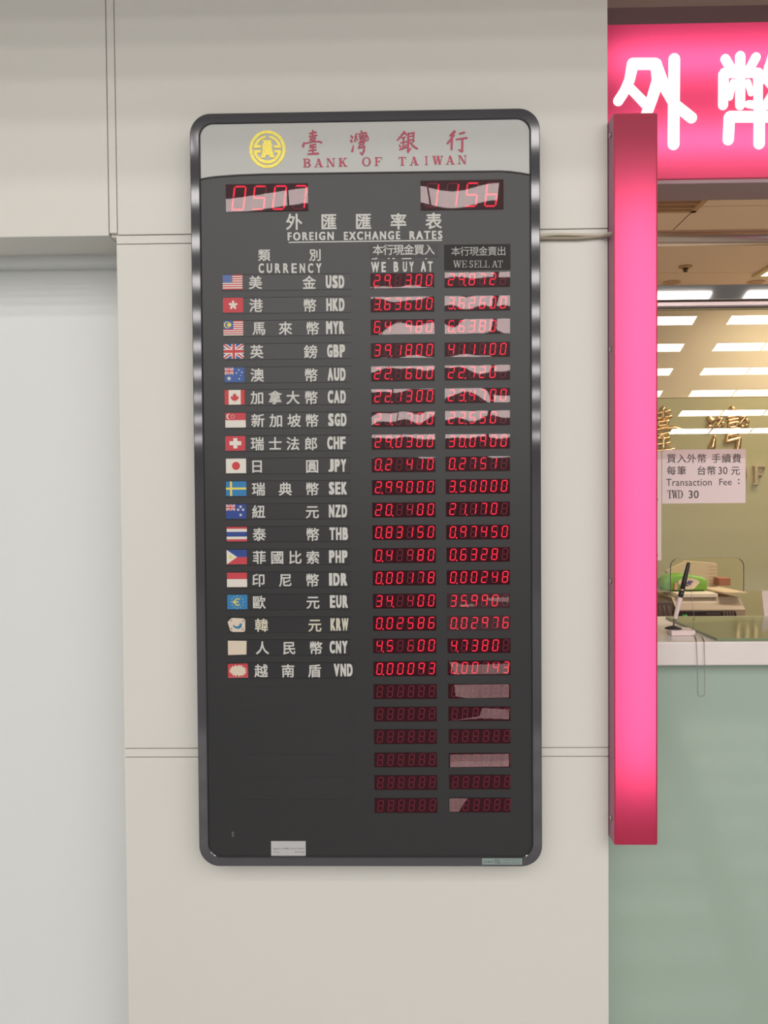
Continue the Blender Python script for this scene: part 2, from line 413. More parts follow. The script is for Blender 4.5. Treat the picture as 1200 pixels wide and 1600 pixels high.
for k in range(-2, 10):
    D = FPX*Z0*(.939+.0765*k)/1000.0
    Y = -(D + CAM.y); xg = Xa + (Xb-Xa)*(D-Da)/(Db-Da) - .07
    for xc in (xg+.2+1.31, xg-.2-1.31, xg-.2-1.31-2.65, xg-.2-1.31-5.3):
        if abs(xc) > 5.8: continue
        loc = (xc, Y, ceil_z(Y)-.002)
        if first is None: first = make_light(); first.location = loc; first.rotation_euler = (math.atan(SL), 0, 0)
        else: dup(first, loc, (math.atan(SL), 0, 0))

# office behind the counter
YB = 2.7; ZC = EYE + 1.06
ZG = P(1110, 621, YB)[1]
struct('wall_office_back', MB().box(XR-.02, 7.2, YB, YB+.1, ZG, ZC+.1), TANWALL)
mb = MB(); mb.box(XR-.02, 7.2, YB-.012, YB+.1, 0, ZG-.004); struct('wall_office_cladding', mb, GREENWALL)
struct('wall_office_side', MB().box(XR-.1, XR, .2, YB+.1, 0, ZC+.1), WALL)
mb = MB(); mb.box(XR-.02, 7.2, .26, YB+.1, ZC+.003, ZC+.1, 1)
xs = [XR-.02, P(1106, 322, 1.25)[0], P(1106, 322, 1.25)[0]+1.2, 7.2]; ys = [.26, 1.42, 1.95, 2.2, YB]
seam_y = [.26] + [(-CAM.y)*0 + (ZC-EYE)*FPX/(769-y) + CAM.y for y in (334, 390, 435)] + [YB]
for i in range(len(xs)-1):
    for j in range(len(seam_y)-1):
        mb.box(xs[i]+.003, xs[i+1]-.003, seam_y[j]+.003, seam_y[j+1]-.003, ZC, ZC+.02, 0)
struct('ceiling_office', mb, [OCEIL, mat('ceiling_joint', (96, 70, 52), .9)])
# bulkhead behind and above the sign
struct('trim_6', MB().box(XR, 7.2, .235, .30, EYE+.74, TOPZ), mat('fascia_tan', lin_rgb=(.55, .40, .34), rough=.5))

# ------------------------------------------------------------------ the exchange rate board
YF = -.066                                     # front of the frame
YP = -.061                                     # the flat face inside it
bxl = mean([P(x, y, YF)[0] for x, y in ((294.3, 205), (297.8, 430), (309.5, 1150), (310.3, 1325))])
bxr = mean([P(x, y, YF)[0] for x, y in ((844.5, 205), (845, 430), (846.2, 1060), (849.6, 1322))])
bzt = mean([P(330, 176.2, YF)[1], P(560, 173, YF)[1], P(810, 167.3, YF)[1]])
bzb = mean([P(340, 1356, YF)[1], P(590, 1354, YF)[1], P(820, 1354.5, YF)[1]])
def rrect(x0, x1, z0, z1, r, n=10):
    o = []
    for cx, cz, a in ((x1-r, z1-r, 0), (x0+r, z1-r, 1), (x0+r, z0+r, 2), (x1-r, z0+r, 3)):
        for i in range(n+1):
            t = (a + i/n)*math.pi/2; o.append((cx+r*math.cos(t), cz+r*math.sin(t)))
    return o
board = thing('exchange_rate_board', 'tall dark foreign exchange rate board with red digits on the white pillar', 'rate board', ((bxl+bxr)/2, -.006, bzb))
R0 = 33*S(YF); FW = 17.2*S(YF)
def ring(t, y): return [(x, y, z) for x, z in rrect(bxl+t, bxr-t, bzb+t, bzt-t, max(R0-t*.75, .004))]
mb = MB(); mb.loops([ring(0, -.008), ring(0, YF+.009), ring(.0014, YF+.0012), ring(.0028, YF), ring(FW-.0036, YF), ring(FW-.0022, YF+.0012), ring(FW-.001, YF+.006), ring(FW, YP+.004)], smooth=False)
mb.build('frame', DARKMETAL, board)
mb = MB(); mb.prism(rrect(bxl+.003, bxr-.003, bzb+.003, bzt-.003, R0-.003), -.034, -.0085); mb.build('housing', mat('housing_black', (45, 43, 45), .6), board)
mb = MB(); mb.prism(rrect(bxl+FW-.001, bxr-FW+.001, bzb+FW-.001, bzt-FW+.001, R0-FW*.75), YP, -.034); mb.build('face_panel', FACE, board)
# white header with its curved lower edge
yh = YP-.0012
low = [(312.6, 279), (325, 276.6), (340, 274.8), (370, 272.6), (410, 271), (470, 270), (560, 268.8), (680, 267.3), (782, 266.3), (796, 267), (812, 269), (826.5, 271.6)]
xi0, xi1, zi1 = bxl+FW-.0005, bxr-FW+.0005, bzt-FW+.0005
ri = R0-FW*.75
top = [(xi1-ri+ri*math.cos(i*math.pi/20), zi1-ri+ri*math.sin(i*math.pi/20)) for i in range(11)] + [(xi0+ri-ri*math.sin(i*math.pi/20), zi1-ri+ri*math.cos(i*math.pi/20)) for i in range(11)]
lowp = [P(x, y, yh) for x, y in low]; lowp[0] = (xi0, lowp[0][1]); lowp[-1] = (xi1, lowp[-1][1])
mb = MB(); mb.prism(lowp+top, yh, YP); head = mb.build('header_panel', HEAD, board); lab(head, 'white header panel with a curved lower edge')
mb = MB()
for a, b in zip(lowp[:-1], lowp[1:]): mb.prism([a, b, (b[0], b[1]-.0028), (a[0], a[1]-.0028)], yh-.0004, YP)
mb.build('header_edge', mat('edge_black', (30, 26, 27), .5), board)
# emblem: ring, four arc segments with bars, and the spade coin in the middle
YE = yh-.0004
def ez(x, y): return P(380+x/15.0, 190+y/15.0, YE)
def arcpoly(c, rx0, ry0, rx1, ry1, a0, a1, n=24):
    A = [math.radians(a0+(a1-a0)*i/n) for i in range(n+1)]
    return [(c[0]+rx1*math.cos(t), c[1]-ry1*math.sin(t)) for t in A] + [(c[0]+rx0*math.cos(t), c[1]-ry0*math.sin(t)) for t in A[::-1]]
mb = MB(); C0 = (568, 650)
_ek = [0]
def epoly(pts): _ek[0] += 1; mb.prism([ez(*p) for p in pts], YE-.0005-_ek[0]*2e-5, YE)
for a in range(0, 360, 45): epoly(arcpoly(C0, 352, 372, 425, 442, a, a+45, 8))
for a0, a1 in ((12, 83), (97, 168)): epoly(arcpoly(C0, 258, 268, 325, 322, a0, a1, 12))
epoly(arcpoly(C0, 262, 262, 328, 338, 184, 230, 10)); epoly(arcpoly(C0, 262, 262, 328, 338, 230, 310, 14)); epoly(arcpoly(C0, 262, 262, 328, 338, 310, 356, 10))
for x0, x1 in ((242, 415), (720, 888)):
    epoly([(x0, 560), (x1, 555), (x1, 620), (x0, 622)]); epoly([(x0, 672), (x1, 668), (x1, 730), (x0+30, 735)])
epoly([(450, 435), (662, 435), (650, 500), (675, 520), (680, 660), (740, 848), (640, 850), (600, 790), (535, 790), (515, 855), (415, 850), (450, 720), (452, 520), (480, 500)])
em = mb.build('emblem', GOLDFOIL, head); lab(em, 'round gold foil emblem with a coin shape')
Z3a = [  # brush strokes of the four name characters (local drawing units)
 [[(247,78,20),(244,150,22)], [(202,118,15),(288,100,20)], [(198,156,14),(300,140,18)], [(217,178,16),(212,208,15)], [(217,182,15),(280,172,17),(268,206,15)], [(213,209,14),(270,203,14)],
  [(128,246,22),(117,288,26)], [(128,252,14),(250,228,15),(330,224,18),(362,238,22)], [(208,274,13),(284,262,16)], [(252,268,16),(206,302,15),(288,298,16)], [(250,300,20),(247,382,20)], [(192,347,14),(288,336,17)], [(182,394,17),(318,384,22)]],
 [[(760,150,20),(776,172,26)], [(758,212,26),(770,228,22)], [(792,275,12),(776,352,26)], [(832,118,14),(812,162,14),(836,158,12),(806,208,16)], [(840,185,12),(846,205,12)], [(822,205,12),(810,228,10)], [(896,84,18),(906,106,20)],
  [(856,126,13),(946,106,17)], [(868,150,12),(930,138,13)], [(872,172,12),(930,160,13)], [(880,190,14),(882,218,13)], [(884,190,12),(928,182,14),(920,212,13)], [(884,218,12),(922,212,12)],
  [(966,108,14),(946,150,14),(976,144,13),(940,196,16)], [(984,164,12),(992,184,13)], [(956,210,14),(960,216,14)], [(980,200,14),(986,208,14)],
  [(864,242,15),(938,226,17),(926,260,15),(872,270,15)], [(872,268,15),(862,312,18),(938,290,20),(930,350,22),(908,398,20),(882,372,12)]],
 [[(272,96,26),(230,150,22),(180,206,17)], [(270,100,22),(302,132,17)], [(240,178,13),(286,166,15)], [(224,242,13),(302,226,15)], [(264,170,18),(256,312,20)], [(204,274,14),(222,296,18)], [(296,266,16),(276,300,13)], [(212,332,18),(298,302,18)],
  [(326,114,20),(322,362,24)], [(328,122,14),(402,106,18),(392,202,17)], [(332,158,11),(390,148,12)], [(332,208,13),(390,196,13)], [(322,368,18),(362,312,12)], [(402,212,16),(366,242,12)], [(346,236,14),(400,292,22),(446,320,20)]],
 [[(942,94,34),(885,146,20)], [(930,142,28),(895,196,24),(850,248,22)], [(908,196,26),(905,328,24)], [(1014,120,20),(1076,104,22)], [(970,196,17),(1108,176,22)], [(1050,184,22),(1046,352,26)], [(1042,358,24),(1000,334,14)]]]
for i, g in enumerate(Z3a):
    ox = 460 if i < 2 else 600; mb = MB()
    flat_strokes(mb, [[(x, y, w*1.18) for x, y, w in st] for st in g], lambda x, y: P(ox+x/8.571, 195+y/8.571, YE), YE, .0005)
    lab(mb.build('printed_character', MAROON, head), 'maroon brush character')
mb = MB()
for ch, x, y, w in (('B', 479.7, 254.6, 12.2), ('A', 498.2, 254.4, 13.6), ('N', 516.8, 254, 13), ('K', 535.7, 253.6, 13.4), ('O', 572.6, 252.6, 13.4), ('F', 591.3, 252.4, 11.8),
                    ('T', 628.6, 252, 11.8), ('A', 647.2, 251.6, 13.6), ('I', 666.2, 250.9, 7.6), ('W', 684.2, 250.4, 16.4), ('A', 703.6, 250.2, 13.6), ('N', 722.4, 249.6, 12.6)):
    if ch+str(int(x)) in ('O572', 'T628'): lab(mb.build('printed_word', MAROON, head), 'maroon serif capitals'); mb = MB()
    put_serif(mb, ch, x, y, w, 13.2, YE, .0005)
lab(mb.build('printed_word', MAROON, head), 'maroon serif capitals')

# headings printed on the face
YT = YP-.0003
mb = MB()
for ch, x, y in (('外', 459.6, 347.4), ('匯', 513.6, 347.2), ('匯', 567.6, 346.8), ('率', 622.6, 346.6), ('表', 677.6, 346)): put_char(mb, ch, x, y, 25.5, YT, .022); mb.build('title_character', PRINT, board); mb = MB()
for w_, q in (('FOREIGN', (449.5, 362.6, 521.5, 375.4)), ('EXCHANGE', (537.5, 361.6, 625, 374.6)), ('RATES', (640, 360.8, 691, 373.8))):
    mb = MB(); put_text(mb, w_, *q, YT, .04, 1.35); mb.build('title_word', PRINT, board)
mb = MB(); a = P(451, 377.8, YT); b = P(691, 376.4, YT); mb.box(a[0], b[0], YT-.0004, YT, (a[1]+b[1])/2-.0012, (a[1]+b[1])/2+.0012); mb.build('title_underline', PRINT, board)
mb = MB(); put_char(mb, '類', 412.8, 399.2, 19, YT, .018); put_char(mb, '別', 492.6, 398.8, 19, YT, .018)
for i, ch in enumerate('CURRENCY'): put_text(mb, ch, 404+i*12.85, 411.6, 404+i*12.85+8.4, 426.6, YT, .035)
mb.build('column_heading', PRINT, board)
mb = MB()
for i, ch in enumerate('WE'): put_text(mb, ch, (580, 596)[i], 409.4, (592.5, 603)[i], 425.2, YT, .045)
for i, ch in enumerate('BUY'): put_text(mb, ch, (615, 629.5, 639.5)[i], 409, (622.5, 636, 646.5)[i], 424.8, YT, .045)
for i, ch in enumerate('AT'): put_text(mb, ch, (657.5, 668.5)[i], 408.6, (665.5, 676)[i], 424.4, YT, .045)
for x0, x1, y in ((581, 589, 404.6), (586, 590, 403.6), (606, 609, 404), (613, 617, 404), (628, 643, 404.2), (664.5, 667, 404.4)):
    a = P(x0, y, YT); b = P(x1, y, YT); mb.box(a[0], b[0], YT-.0004, YT, a[1]-.0011, a[1]+.0011)
mb.build('column_heading', PRINT, board)
def pxbox(mb, x0, y0, x1, y1, yf, yb, m=0):
    cx, cz = P((x0+x1)/2, (y0+y1)/2, yf); w, h = (x1-x0)*S(yf)/2, (y1-y0)*S(yf)/2
    return mb.box(cx-w, cx+w, yf, yb, cz-h, cz+h, m)
YK = YP-.0006
s1 = pxbox(MB(), 577.5, 381.5, 684.5, 402, YK, YP).build('heading_sticker', STICK1, board)
mb = MB()
for i, ch in enumerate('本行現金買入'): put_char(mb, ch, 590.5+i*16.1, 390.8-i*.1, 16.6, YK-.0002, .010)
mb.build('lettering', PRINT, s1)
s2 = pxbox(MB(), 694.5, 382, 797, 421.5, YK, YP).build('heading_sticker', STICK2, board); lab(s2, 'darker heading sticker in thin type')
mb = MB()
for i, ch in enumerate('本行現金賣出'): put_char(mb, ch, 712+i*14.3, 393-i*.1, 14.6, YK-.0002, .0)
for ch, x, w in (('W', 714.5, 13), ('E', 725.6, 8.2), ('S', 736.3, 6.6), ('E', 744.6, 7.8), ('L', 753, 7.4), ('L', 761.2, 7.4), ('A', 773.4, 10), ('T', 781.6, 8)): put_serif(mb, ch, x, 412.6, w, 10.6, YK-.0002, .0003, 0, .55)
mb.build('lettering', PRINTD, s2)

# flags
FC = dict(red=(196, 62, 72), red2=(200, 58, 62), white=(222, 216, 206), blue=(58, 92, 158), navy=(38, 66, 140), sky=(40, 122, 176), yel=(226, 206, 90), beige=(216, 200, 180), gry=(120, 116, 118), teal=(46, 120, 160), green=(60, 120, 80))
FM = {k: mat('flag_'+k, v, .55) for k, v in FC.items()}
FK = list(FM)
class Flag:
    def __init__(s, x0, y0, x1, y1):
        s.Y = YP-.0012; s.cx, s.cz = P((x0+x1)/2, (y0+y1)/2, s.Y); s.w = (x1-x0)*S(s.Y); s.h = (y1-y0)*S(s.Y); s.mb = MB(); s.k = 0
    def poly(s, c, pts):
        s.mb.prism([(s.cx+(u-.5)*s.w, s.cz+(v-.5)*s.h) for u, v in pts], s.Y-.0002-s.k*2e-5, YP-.0006, FK.index(c)); s.k += 1; return s
    def rect(s, c, u0, v0, u1, v1): return s.poly(c, [(u0, v0), (u1, v0), (u1, v1), (u0, v1)])
    def disc(s, c, u, v, r, n=18): return s.poly(c, [(u+r*s.h/s.w*math.cos(t*2*math.pi/n), v+r*math.sin(t*2*math.pi/n)) for t in range(n)])
    def star(s, c, u, v, r, n=5, q=.42, ph=0):
        return s.poly(c, [(u+(r if t % 2 == 0 else r*q)*s.h/s.w*math.sin(t*math.pi/n+ph), v+(r if t % 2 == 0 else r*q)*math.cos(t*math.pi/n+ph)) for t in range(2*n)])
    def union(s, u0, v0, u1, v1, bg):
        f = lambda p: [(u0+(u1-u0)*x, v0+(v1-v0)*y) for x, y in p]
        s.rect(bg, u0, v0, u1, v1)
        for c, a, b in (('white', .13, .2), ('red', .05, .075)):
            s.poly(c, f([(0, 0), (a, 0), (1, 1-b), (1, 1), (1-a, 1), (0, b)])); s.poly(c, f([(0, 1), (0, 1-b), (1-a, 0), (1, 0), (1, b), (a, 1)]))
        s.poly('white', f([(.39, 0), (.61, 0), (.61, 1), (.39, 1)])); s.poly('white', f([(0, .33), (1, .33), (1, .67), (0, .67)]))
        s.poly('red', f([(.435, 0), (.565, 0), (.565, 1), (.435, 1)])); s.poly('red', f([(0, .4), (1, .4), (1, .6), (0, .6)]))
        return s
def flag_usd(f):
    for i in range(13): f.rect('red' if i % 2 == 0 else 'white', 0, 1-(i+1)/13, 1, 1-i/13)
    f.rect('blue', 0, .46, .48, 1)
    for i in range(5):
        for j in range(4): f.disc('white', .06+i*.09, .54+j*.12, .022, 6)
def flag_hkd(f):
    f.rect('red', 0, 0, 1, 1)
    for i in range(5):
        a = math.radians(90+72*i); k = f.h/f.w; c = (.5+.17*k*math.cos(a), .5+.17*math.sin(a))
        f.poly('white', [(c[0]+k*(.15*math.cos(t)*math.cos(a)-.085*math.sin(t)*math.sin(a)), c[1]+.15*math.cos(t)*math.sin(a)+.085*math.sin(t)*math.cos(a)) for t in [j*math.pi/6 for j in range(12)]])
        f.disc('red', .5+.15*k*math.cos(a+.25), .5+.15*math.sin(a+.25), .03, 6)
def flag_myr(f):
    for i in range(14): f.rect('red' if i % 2 == 0 else 'white', 0, 1-(i+1)/14, 1, 1-i/14)
    f.rect('blue', 0, .43, .5, 1); f.disc('yel', .2, .72, .23); f.disc('blue', .235, .72, .19); f.star('yel', .3, .72, .19, 11, .6)
def flag_gbp(f): f.union(0, 0, 1, 1, 'blue')
def flag_aud(f):
    f.rect('blue', 0, 0, 1, 1); f.union(0, .5, .45, 1, 'blue'); f.star('white', .22, .25, .17, 7)
    for u, v, r in ((.72, .82, .07), (.6, .62, .07), (.87, .66, .07), (.74, .22, .07), (.81, .44, .045)): f.star('white', u, v, r, 7)
def flag_cad(f):
    f.rect('white', 0, 0, 1, 1); f.rect('red2', 0, 0, .2, 1); f.rect('red2', .8, 0, 1, 1)
    half = [(0, .82), (.06, .68), (.12, .72), (.1, .52), (.17, .6), (.19, .55), (.26, .57), (.23, .47), (.26, .44), (.13, .31), (.15, .25), (.015, .28), (.015, .14)]
    f.poly('red2', [(.5+x*.82, y) for x, y in half]+[(.5-x*.82, y) for x, y in half[::-1][:-1]])
def flag_sgd(f):
    f.rect('white', 0, 0, 1, 1); f.rect('red', 0, .5, 1, 1); f.disc('white', .19, .76, .19); f.disc('red', .245, .76, .17)
    for i in range(5):
        a = math.radians(90+72*i); f.star('white', .36+.12*math.cos(a)*f.h/f.w, .76+.12*math.sin(a), .05)
def flag_chf(f): f.rect('red', 0, 0, 1, 1); f.rect('white', .4, .16, .6, .86); f.rect('white', .21, .37, .79, .65)
def flag_jpy(f): f.rect('white', 0, 0, 1, 1); f.disc('red2', .5, .5, .28, 24)
def flag_sek(f): f.rect('sky', 0, 0, 1, 1); f.rect('yel', .2, 0, .3, 1); f.rect('yel', 0, .44, 1, .58)
def flag_nzd(f):
    f.rect('navy', 0, 0, 1, 1); f.union(0, .55, .45, 1, 'navy')
    for u, v in ((.72, .82), (.6, .62), (.84, .62), (.72, .26)): f.star('white', u, v, .12)
def flag_thb(f): f.rect('white', 0, 0, 1, 1); f.rect('red', 0, 0, 1, .15); f.rect('red', 0, .86, 1, 1); f.rect('navy', 0, .33, 1, .66)
def flag_php(f):
    f.rect('navy', 0, .5, 1, 1); f.rect('red', 0, 0, 1, .5); f.poly('white', [(0, 0), (.52, .5), (0, 1)]); f.star('yel', .19, .5, .17, 8, .5)
def flag_idr(f): f.rect('white', 0, 0, 1, 1); f.rect('red', 0, .55, 1, 1)
def flag_eur(f):
    f.rect('sky', 0, 0, 1, 1)
    for i in range(12): f.star('yel', .5+.42*math.cos(i*math.pi/6)*f.h/f.w, .5+.42*math.sin(i*math.pi/6), .045)
    k = f.h/f.w
    for i in range(12):
        a, b = math.radians(50+i*21.6), math.radians(50+(i+1)*21.6)
        f.poly('yel', [(.52+.26*k*math.cos(a), .5+.26*math.sin(a)), (.52+.26*k*math.cos(b), .5+.26*math.sin(b)), (.52+.19*k*math.cos(b), .5+.19*math.sin(b)), (.52+.19*k*math.cos(a), .5+.19*math.sin(a))])
    f.rect('yel', .26, .52, .56, .57); f.rect('yel', .26, .43, .56, .48)
def flag_krw(f):
    f.poly('beige', [(.0, .72), (.18, .95), (.3, 1.), (.9, .96), (1., .84), (.99, .12), (.92, .03), (.3, .03), (.14, .12)])
    k = f.h/f.w
    f.poly('teal', [(.28, .5), (.34, .36), (.48, .26), (.64, .24), (.78, .34), (.82, .52), (.76, .66), (.68, .6), (.66, .5), (.58, .42), (.46, .42), (.38, .5)])
    for u, v, a in ((.2, .82, .7), (.88, .78, -.7), (.86, .2, .7), (.2, .25, -.7)):
        for j in (-1, 0, 1):
            c, s_ = math.cos(a), math.sin(a); d = j*.055
            f.poly('gry', [(u+k*(x*c-(y+d)*s_), v+x*s_+(y+d)*c) for x, y in ((-.07, -.014), (.07, -.014), (.07, .014), (-.07, .014))])
def flag_cny(f): f.poly('beige', [(0, .0), (.98, .03), (1, .98), (.0, 1.0)])
def flag_vnd(f):
    f.poly('red', [(0, .02), (.06, 0), (.97, .03), (1, .1), (.98, .95), (.93, 1), (.03, .97), (0, .9)])
    random.seed(3); n = 34
    f.poly('beige', [(.5+(.46 if t % 2 == 0 else .30+.12*random.random())*math.cos(t*2*math.pi/n), .5+(.43 if t % 2 == 0 else .27+.1*random.random())*math.sin(t*2*math.pi/n)) for t in range(n)])
    for i in range(9): u = .06+i*.11; f.poly('beige', [(u, .03), (u+.04, .03), (u+.02, .1)])
ROWS = [  # code, photo height of the row, flag extents, characters, code extents, words for the flag
 ('USD', 441.0, (348, 379), [('美', 399.2), ('金', 483.2)], (509, 538), 'flag with red and white stripes and a blue canton'),
 ('HKD', 476.8, (348.5, 380), [('港', 400), ('幣', 484)], (509.8, 538.3), 'red flag with a white five-petal flower'),
 ('MYR', 512.6, (349, 380), [('馬', 404.8), ('來', 446), ('幣', 488.4)], (509.5, 538), 'striped flag with a yellow crescent and star on blue'),
 ('GBP', 549.0, (349.5, 381), [('英', 401.2), ('鎊', 485.3)], (511, 539.2), 'flag with red and white crosses on blue'),
 ('AUD', 585.6, (351, 382), [('澳', 402), ('幣', 486)], (512, 540), 'blue flag with a crossed canton and scattered stars'),
 ('CAD', 620.8, (351, 382.5), [('加', 402), ('拿', 430), ('大', 457.8), ('幣', 486.2)], (512, 540.4), 'flag with a red leaf between red bands'),
 ('SGD', 656.6, (352, 384), [('新', 403), ('加', 431.5), ('坡', 459.6), ('幣', 487.4)], (512.8, 541.4), 'red over white flag with a crescent and five stars'),
 ('CHF', 692.8, (352, 383.6), [('瑞', 402.2), ('士', 430), ('法', 457.8), ('郎', 486)], (511.2, 540), 'red flag with a white cross'),
 ('JPY', 728.0, (353, 384.6), [('日', 401.6), ('圓', 487.8)], (513, 541), 'white flag with a red disc'),
 ('SEK', 763.6, (353, 385), [('瑞', 404), ('典', 445.8), ('幣', 487.8)], (513.8, 542), 'blue flag with a yellow cross'),
 ('NZD', 799.2, (353, 385), [('紐', 404.2), ('元', 488)], (513.8, 542.4), 'navy flag with a crossed canton and four stars'),
 ('THB', 834.6, (354, 386), [('泰', 405.2), ('幣', 488.4)], (514.8, 543.8), 'flag with red, white and navy stripes'),
 ('PHP', 870.4, (354, 386), [('菲', 405.2), ('國', 433.2), ('比', 461.2), ('索', 488.8)], (514, 543), 'blue over red flag with a white triangle'),
 ('IDR', 906.0, (354.5, 386.2), [('印', 404), ('尼', 446), ('幣', 488)], (514, 542.6), 'red over white flag'),
 ('EUR', 940.6, (355, 386.8), [('歐', 404.8), ('元', 489)], (515.4, 543.6), 'light blue flag with a ring of stars'),
 ('KRW', 976.4, (355.6, 383.4), [('韓', 408.6), ('元', 492)], (516.4, 544.4), 'cut-out white flag sticker with a blue swirl'),
 ('CNY', 1011.8, (356, 385.6), [('人', 410), ('民', 452), ('幣', 493.6)], (515, 543), 'plain faded beige flag sticker'),
 ('VND', 1047.6, (356, 388), [('越', 408), ('南', 450), ('盾', 491.6)], (521.6, 551), 'worn flag sticker with a red border'),
]
KRWP = mat('print_cream', lin_rgb=(.62, .58, .47), rough=.6)
for code, y, fx, chars, cx, words in ROWS:
    fy = y + (.0 if code not in ('KRW', 'CNY', 'VND') else .4)
    mb = MB(); pxbox(mb, fx[0]-2, y-12, max(548.5, cx[1]+3), y+12, YP-.0006, YP)
    for yy in (-12.4, 12.2): pxbox(mb, fx[0]-2, y+yy-.45, max(548.5, cx[1]+3), y+yy+.45, YP-.0002, YP, 1)  # thin dark lines painted in place of the strip's edge shadow
    st = mb.build('currency_strip', [STRIP, mat('strip_edge_shade', lin_rgb=(.006, .006, .006), rough=.7)], board)
    f = Flag(fx[0], fy-11.4, fx[1], fy+11.4); globals()['flag_'+code.lower()](f)
    lab(f.mb.build('flag', [FM[k] for k in FK], st), words)
    mb = MB()
    for ch, x in chars:
        mb = MB(); put_char(mb, ch, x, y+1.0, 21.2, YP-.0008, .018); mb.build('printed_character', KRWP if code == 'KRW' else PRINT, st)
    mb = MB()
    wid = dict(W=1.35, M=1.2, I=.5); tot = sum(wid.get(c, 1) for c in code) + .14*2; x = cx[0]
    for c in code:
        w = wid.get(c, 1)/tot*(cx[1]-cx[0]); put_text(mb, c, x, y-10.6, x+w, y+9.2, YP-.0008, .06); x += w + .14/tot*(cx[1]-cx[0])
    mb.build('currency_code', KRWP if code == 'KRW' else PRINT, st)
for k in range(6):
    y = 1084 + 35.4*k
    pxbox(MB(), 357, y-11.5, 552, y+11.5, YP-.0005, YP).build('blank_strip', FACE, board)

# digit windows
SEG = {'0': 'abcdef', '1': 'bc', '2': 'abged', '3': 'abgcd', '4': 'fgbc', '5': 'afgcd', '6': 'afgedc', '7': 'abc', '8': 'abcdefg', '9': 'abfgc', 'b': 'fgcde', ' ': '', '-': ''}
def seg_polys(t=.18):
    h = t/2; g = .035
    def H(y): return [(0+h+g, y), (t+g, y+h), (1-t-g, y+h), (1-h-g, y), (1-t-g, y-h), (t+g, y-h)]
    def V(x, y0, y1): return [(x, y0+g), (x+h, y0+h+g), (x+h, y1-h-g), (x, y1-g), (x-h, y1-h-g), (x-h, y0+h+g)]
    return {'a': H(2-h), 'g': H(1), 'd': H(h), 'f': V(h, 1, 2-h), 'b': V(1-h, 1, 2-h), 'e': V(h, h, 1), 'c': V(1-h, h, 1)}
def put_digit(lit, off, ch, px, py, w, h, Y, slant=.12, dot=False, t=.15, weak=False):
    cx, cz = P(px, py, Y); k = S(Y)
    for s, pl in seg_polys(t).items():
        pts = [(cx+((u-.5)*w + (v/2-.5)*h*slant)*k, cz+(v/2-.5)*h*k) for u, v in pl]
        (lit if s in SEG[ch] else off).prism(pts, Y-.0003, Y, 1 if (weak and s in SEG[ch]) else 0)
    x, z = cx+(w*.72-h*slant*.5)*k, cz-h*.5*k
    if dot: lit.prism([(x+1.3*k*math.cos(i*math.pi/3), z+1.3*k*math.sin(i*math.pi/3)) for i in range(6)], Y-.0003, Y)
ROWPX = [235, 300, 372, 427, 485, 534, 576, 617, 653, 684]
def film(parent, x0, y0, x1, y1, seed, band, cover, waves, mat_=None):
    # clear film taped over a window: its tilt, curve and long waves say where a ceiling light shows in it
    Y = YP-.0042; cx, cz = P((x0+x1)/2, (y0+y1)/2, Y); w, h = (x1-x0)*S(Y), (y1-y0)*S(Y); hp = y1-y0; rnd = random.Random(seed)
    r = min(ROWPX, key=lambda q: abs(q-band)) if band else None
    a0 = ((y0+y1)/2*0 + band - r)/2588*-1 if band else 0.
    ph = [rnd.uniform(0, 6.28) for _ in waves]
    nx, nz = 80, 18; mb = MB(); vs = []
    for j in range(nz+1):
        for i in range(nx+1):
            u, v = i/nx, j/nz
            dl = sum(a*math.sin(6.283*f*u+(p if q is None else q)) for (a, f, q), p in zip(waves, ph))/2588
            vb = .5+((y0+y1)/2-band)/hp if band else .5
            d = h*((a0+dl)*(v-.5) + cover*(v-vb)**2/2*hp/2588)
            vs.append((cx+(u-.5)*w, Y - d, cz+(v-.5)*h))
    n = nx+1
    mb.add(vs, [[j*n+i, j*n+i+1, (j+1)*n+i+1, (j+1)*n+i] for j in range(nz) for i in range(nx)], 0, True)
    lab(mb.build('cover_film', mat_ or FILM, parent), 'wrinkled clear film')
def window(x0, y0, x1, y1, txt, pitch, dw, dh, first, flm, seed, dimset=(), slant=.12, cy=None, words=None, t=.17):
    wnd = pxbox(MB(), x0, y0, x1, y1, YP-.0014, YP).build('rate_display', WINRED, board)
    lit, off = MB(), MB(); i = 0; cyy = cy or (y0+y1)/2; YD = YP-.0015
    k = 0
    while k < len(txt):
        dot = k+1 < len(txt) and txt[k+1] == '.'
        put_digit(lit, off, txt[k], first+pitch*i - .0, cyy-.012*pitch*i, dw, dh, YD, slant, dot, t, i in dimset); i += 1; k += 2 if dot else 1
    if lit.v: lab(lit.build('lit_digits', [LEDON, LEDDIM], wnd), 'glowing red digits')
    if off.v: lab(off.build('unlit_segments', LEDOFF, wnd), 'dull unlit segments')
    if flm: film(wnd, x0, y0, x1, y1, seed, *flm)
    if words: lab(wnd, words)
    return wnd
BY = [438.5, 475.2, 510.8, 547.4, 583.6, 619.4, 654.8, 690.4, 726, 761.5, 796.8, 832, 868, 903.2, 939.2, 974, 1009.2, 1045.2, 1080.8, 1116, 1151.2, 1187.5, 1223, 1258.8]
SY = [436.8, 473.6, 509.8, 546, 582, 617.8, 653, 689.6, 724.6, 760, 795.4, 831.4, 866.6, 902.2, 938.8, 973.6, 1009, 1043.6, 1080, 1115.4, 1150.6, 1188, 1222, 1258.2]
BT = ['29. 300', '3.63600', '6.4 980', '39.1800', '22. 600', '22.1300', '21. 700', '29.0300', '0.2 410', '2.99000', '20. 400', '0.83150', '0.4 980', '0.00178', '34. 400', '0.02586', '4.5 600', '0.00093']
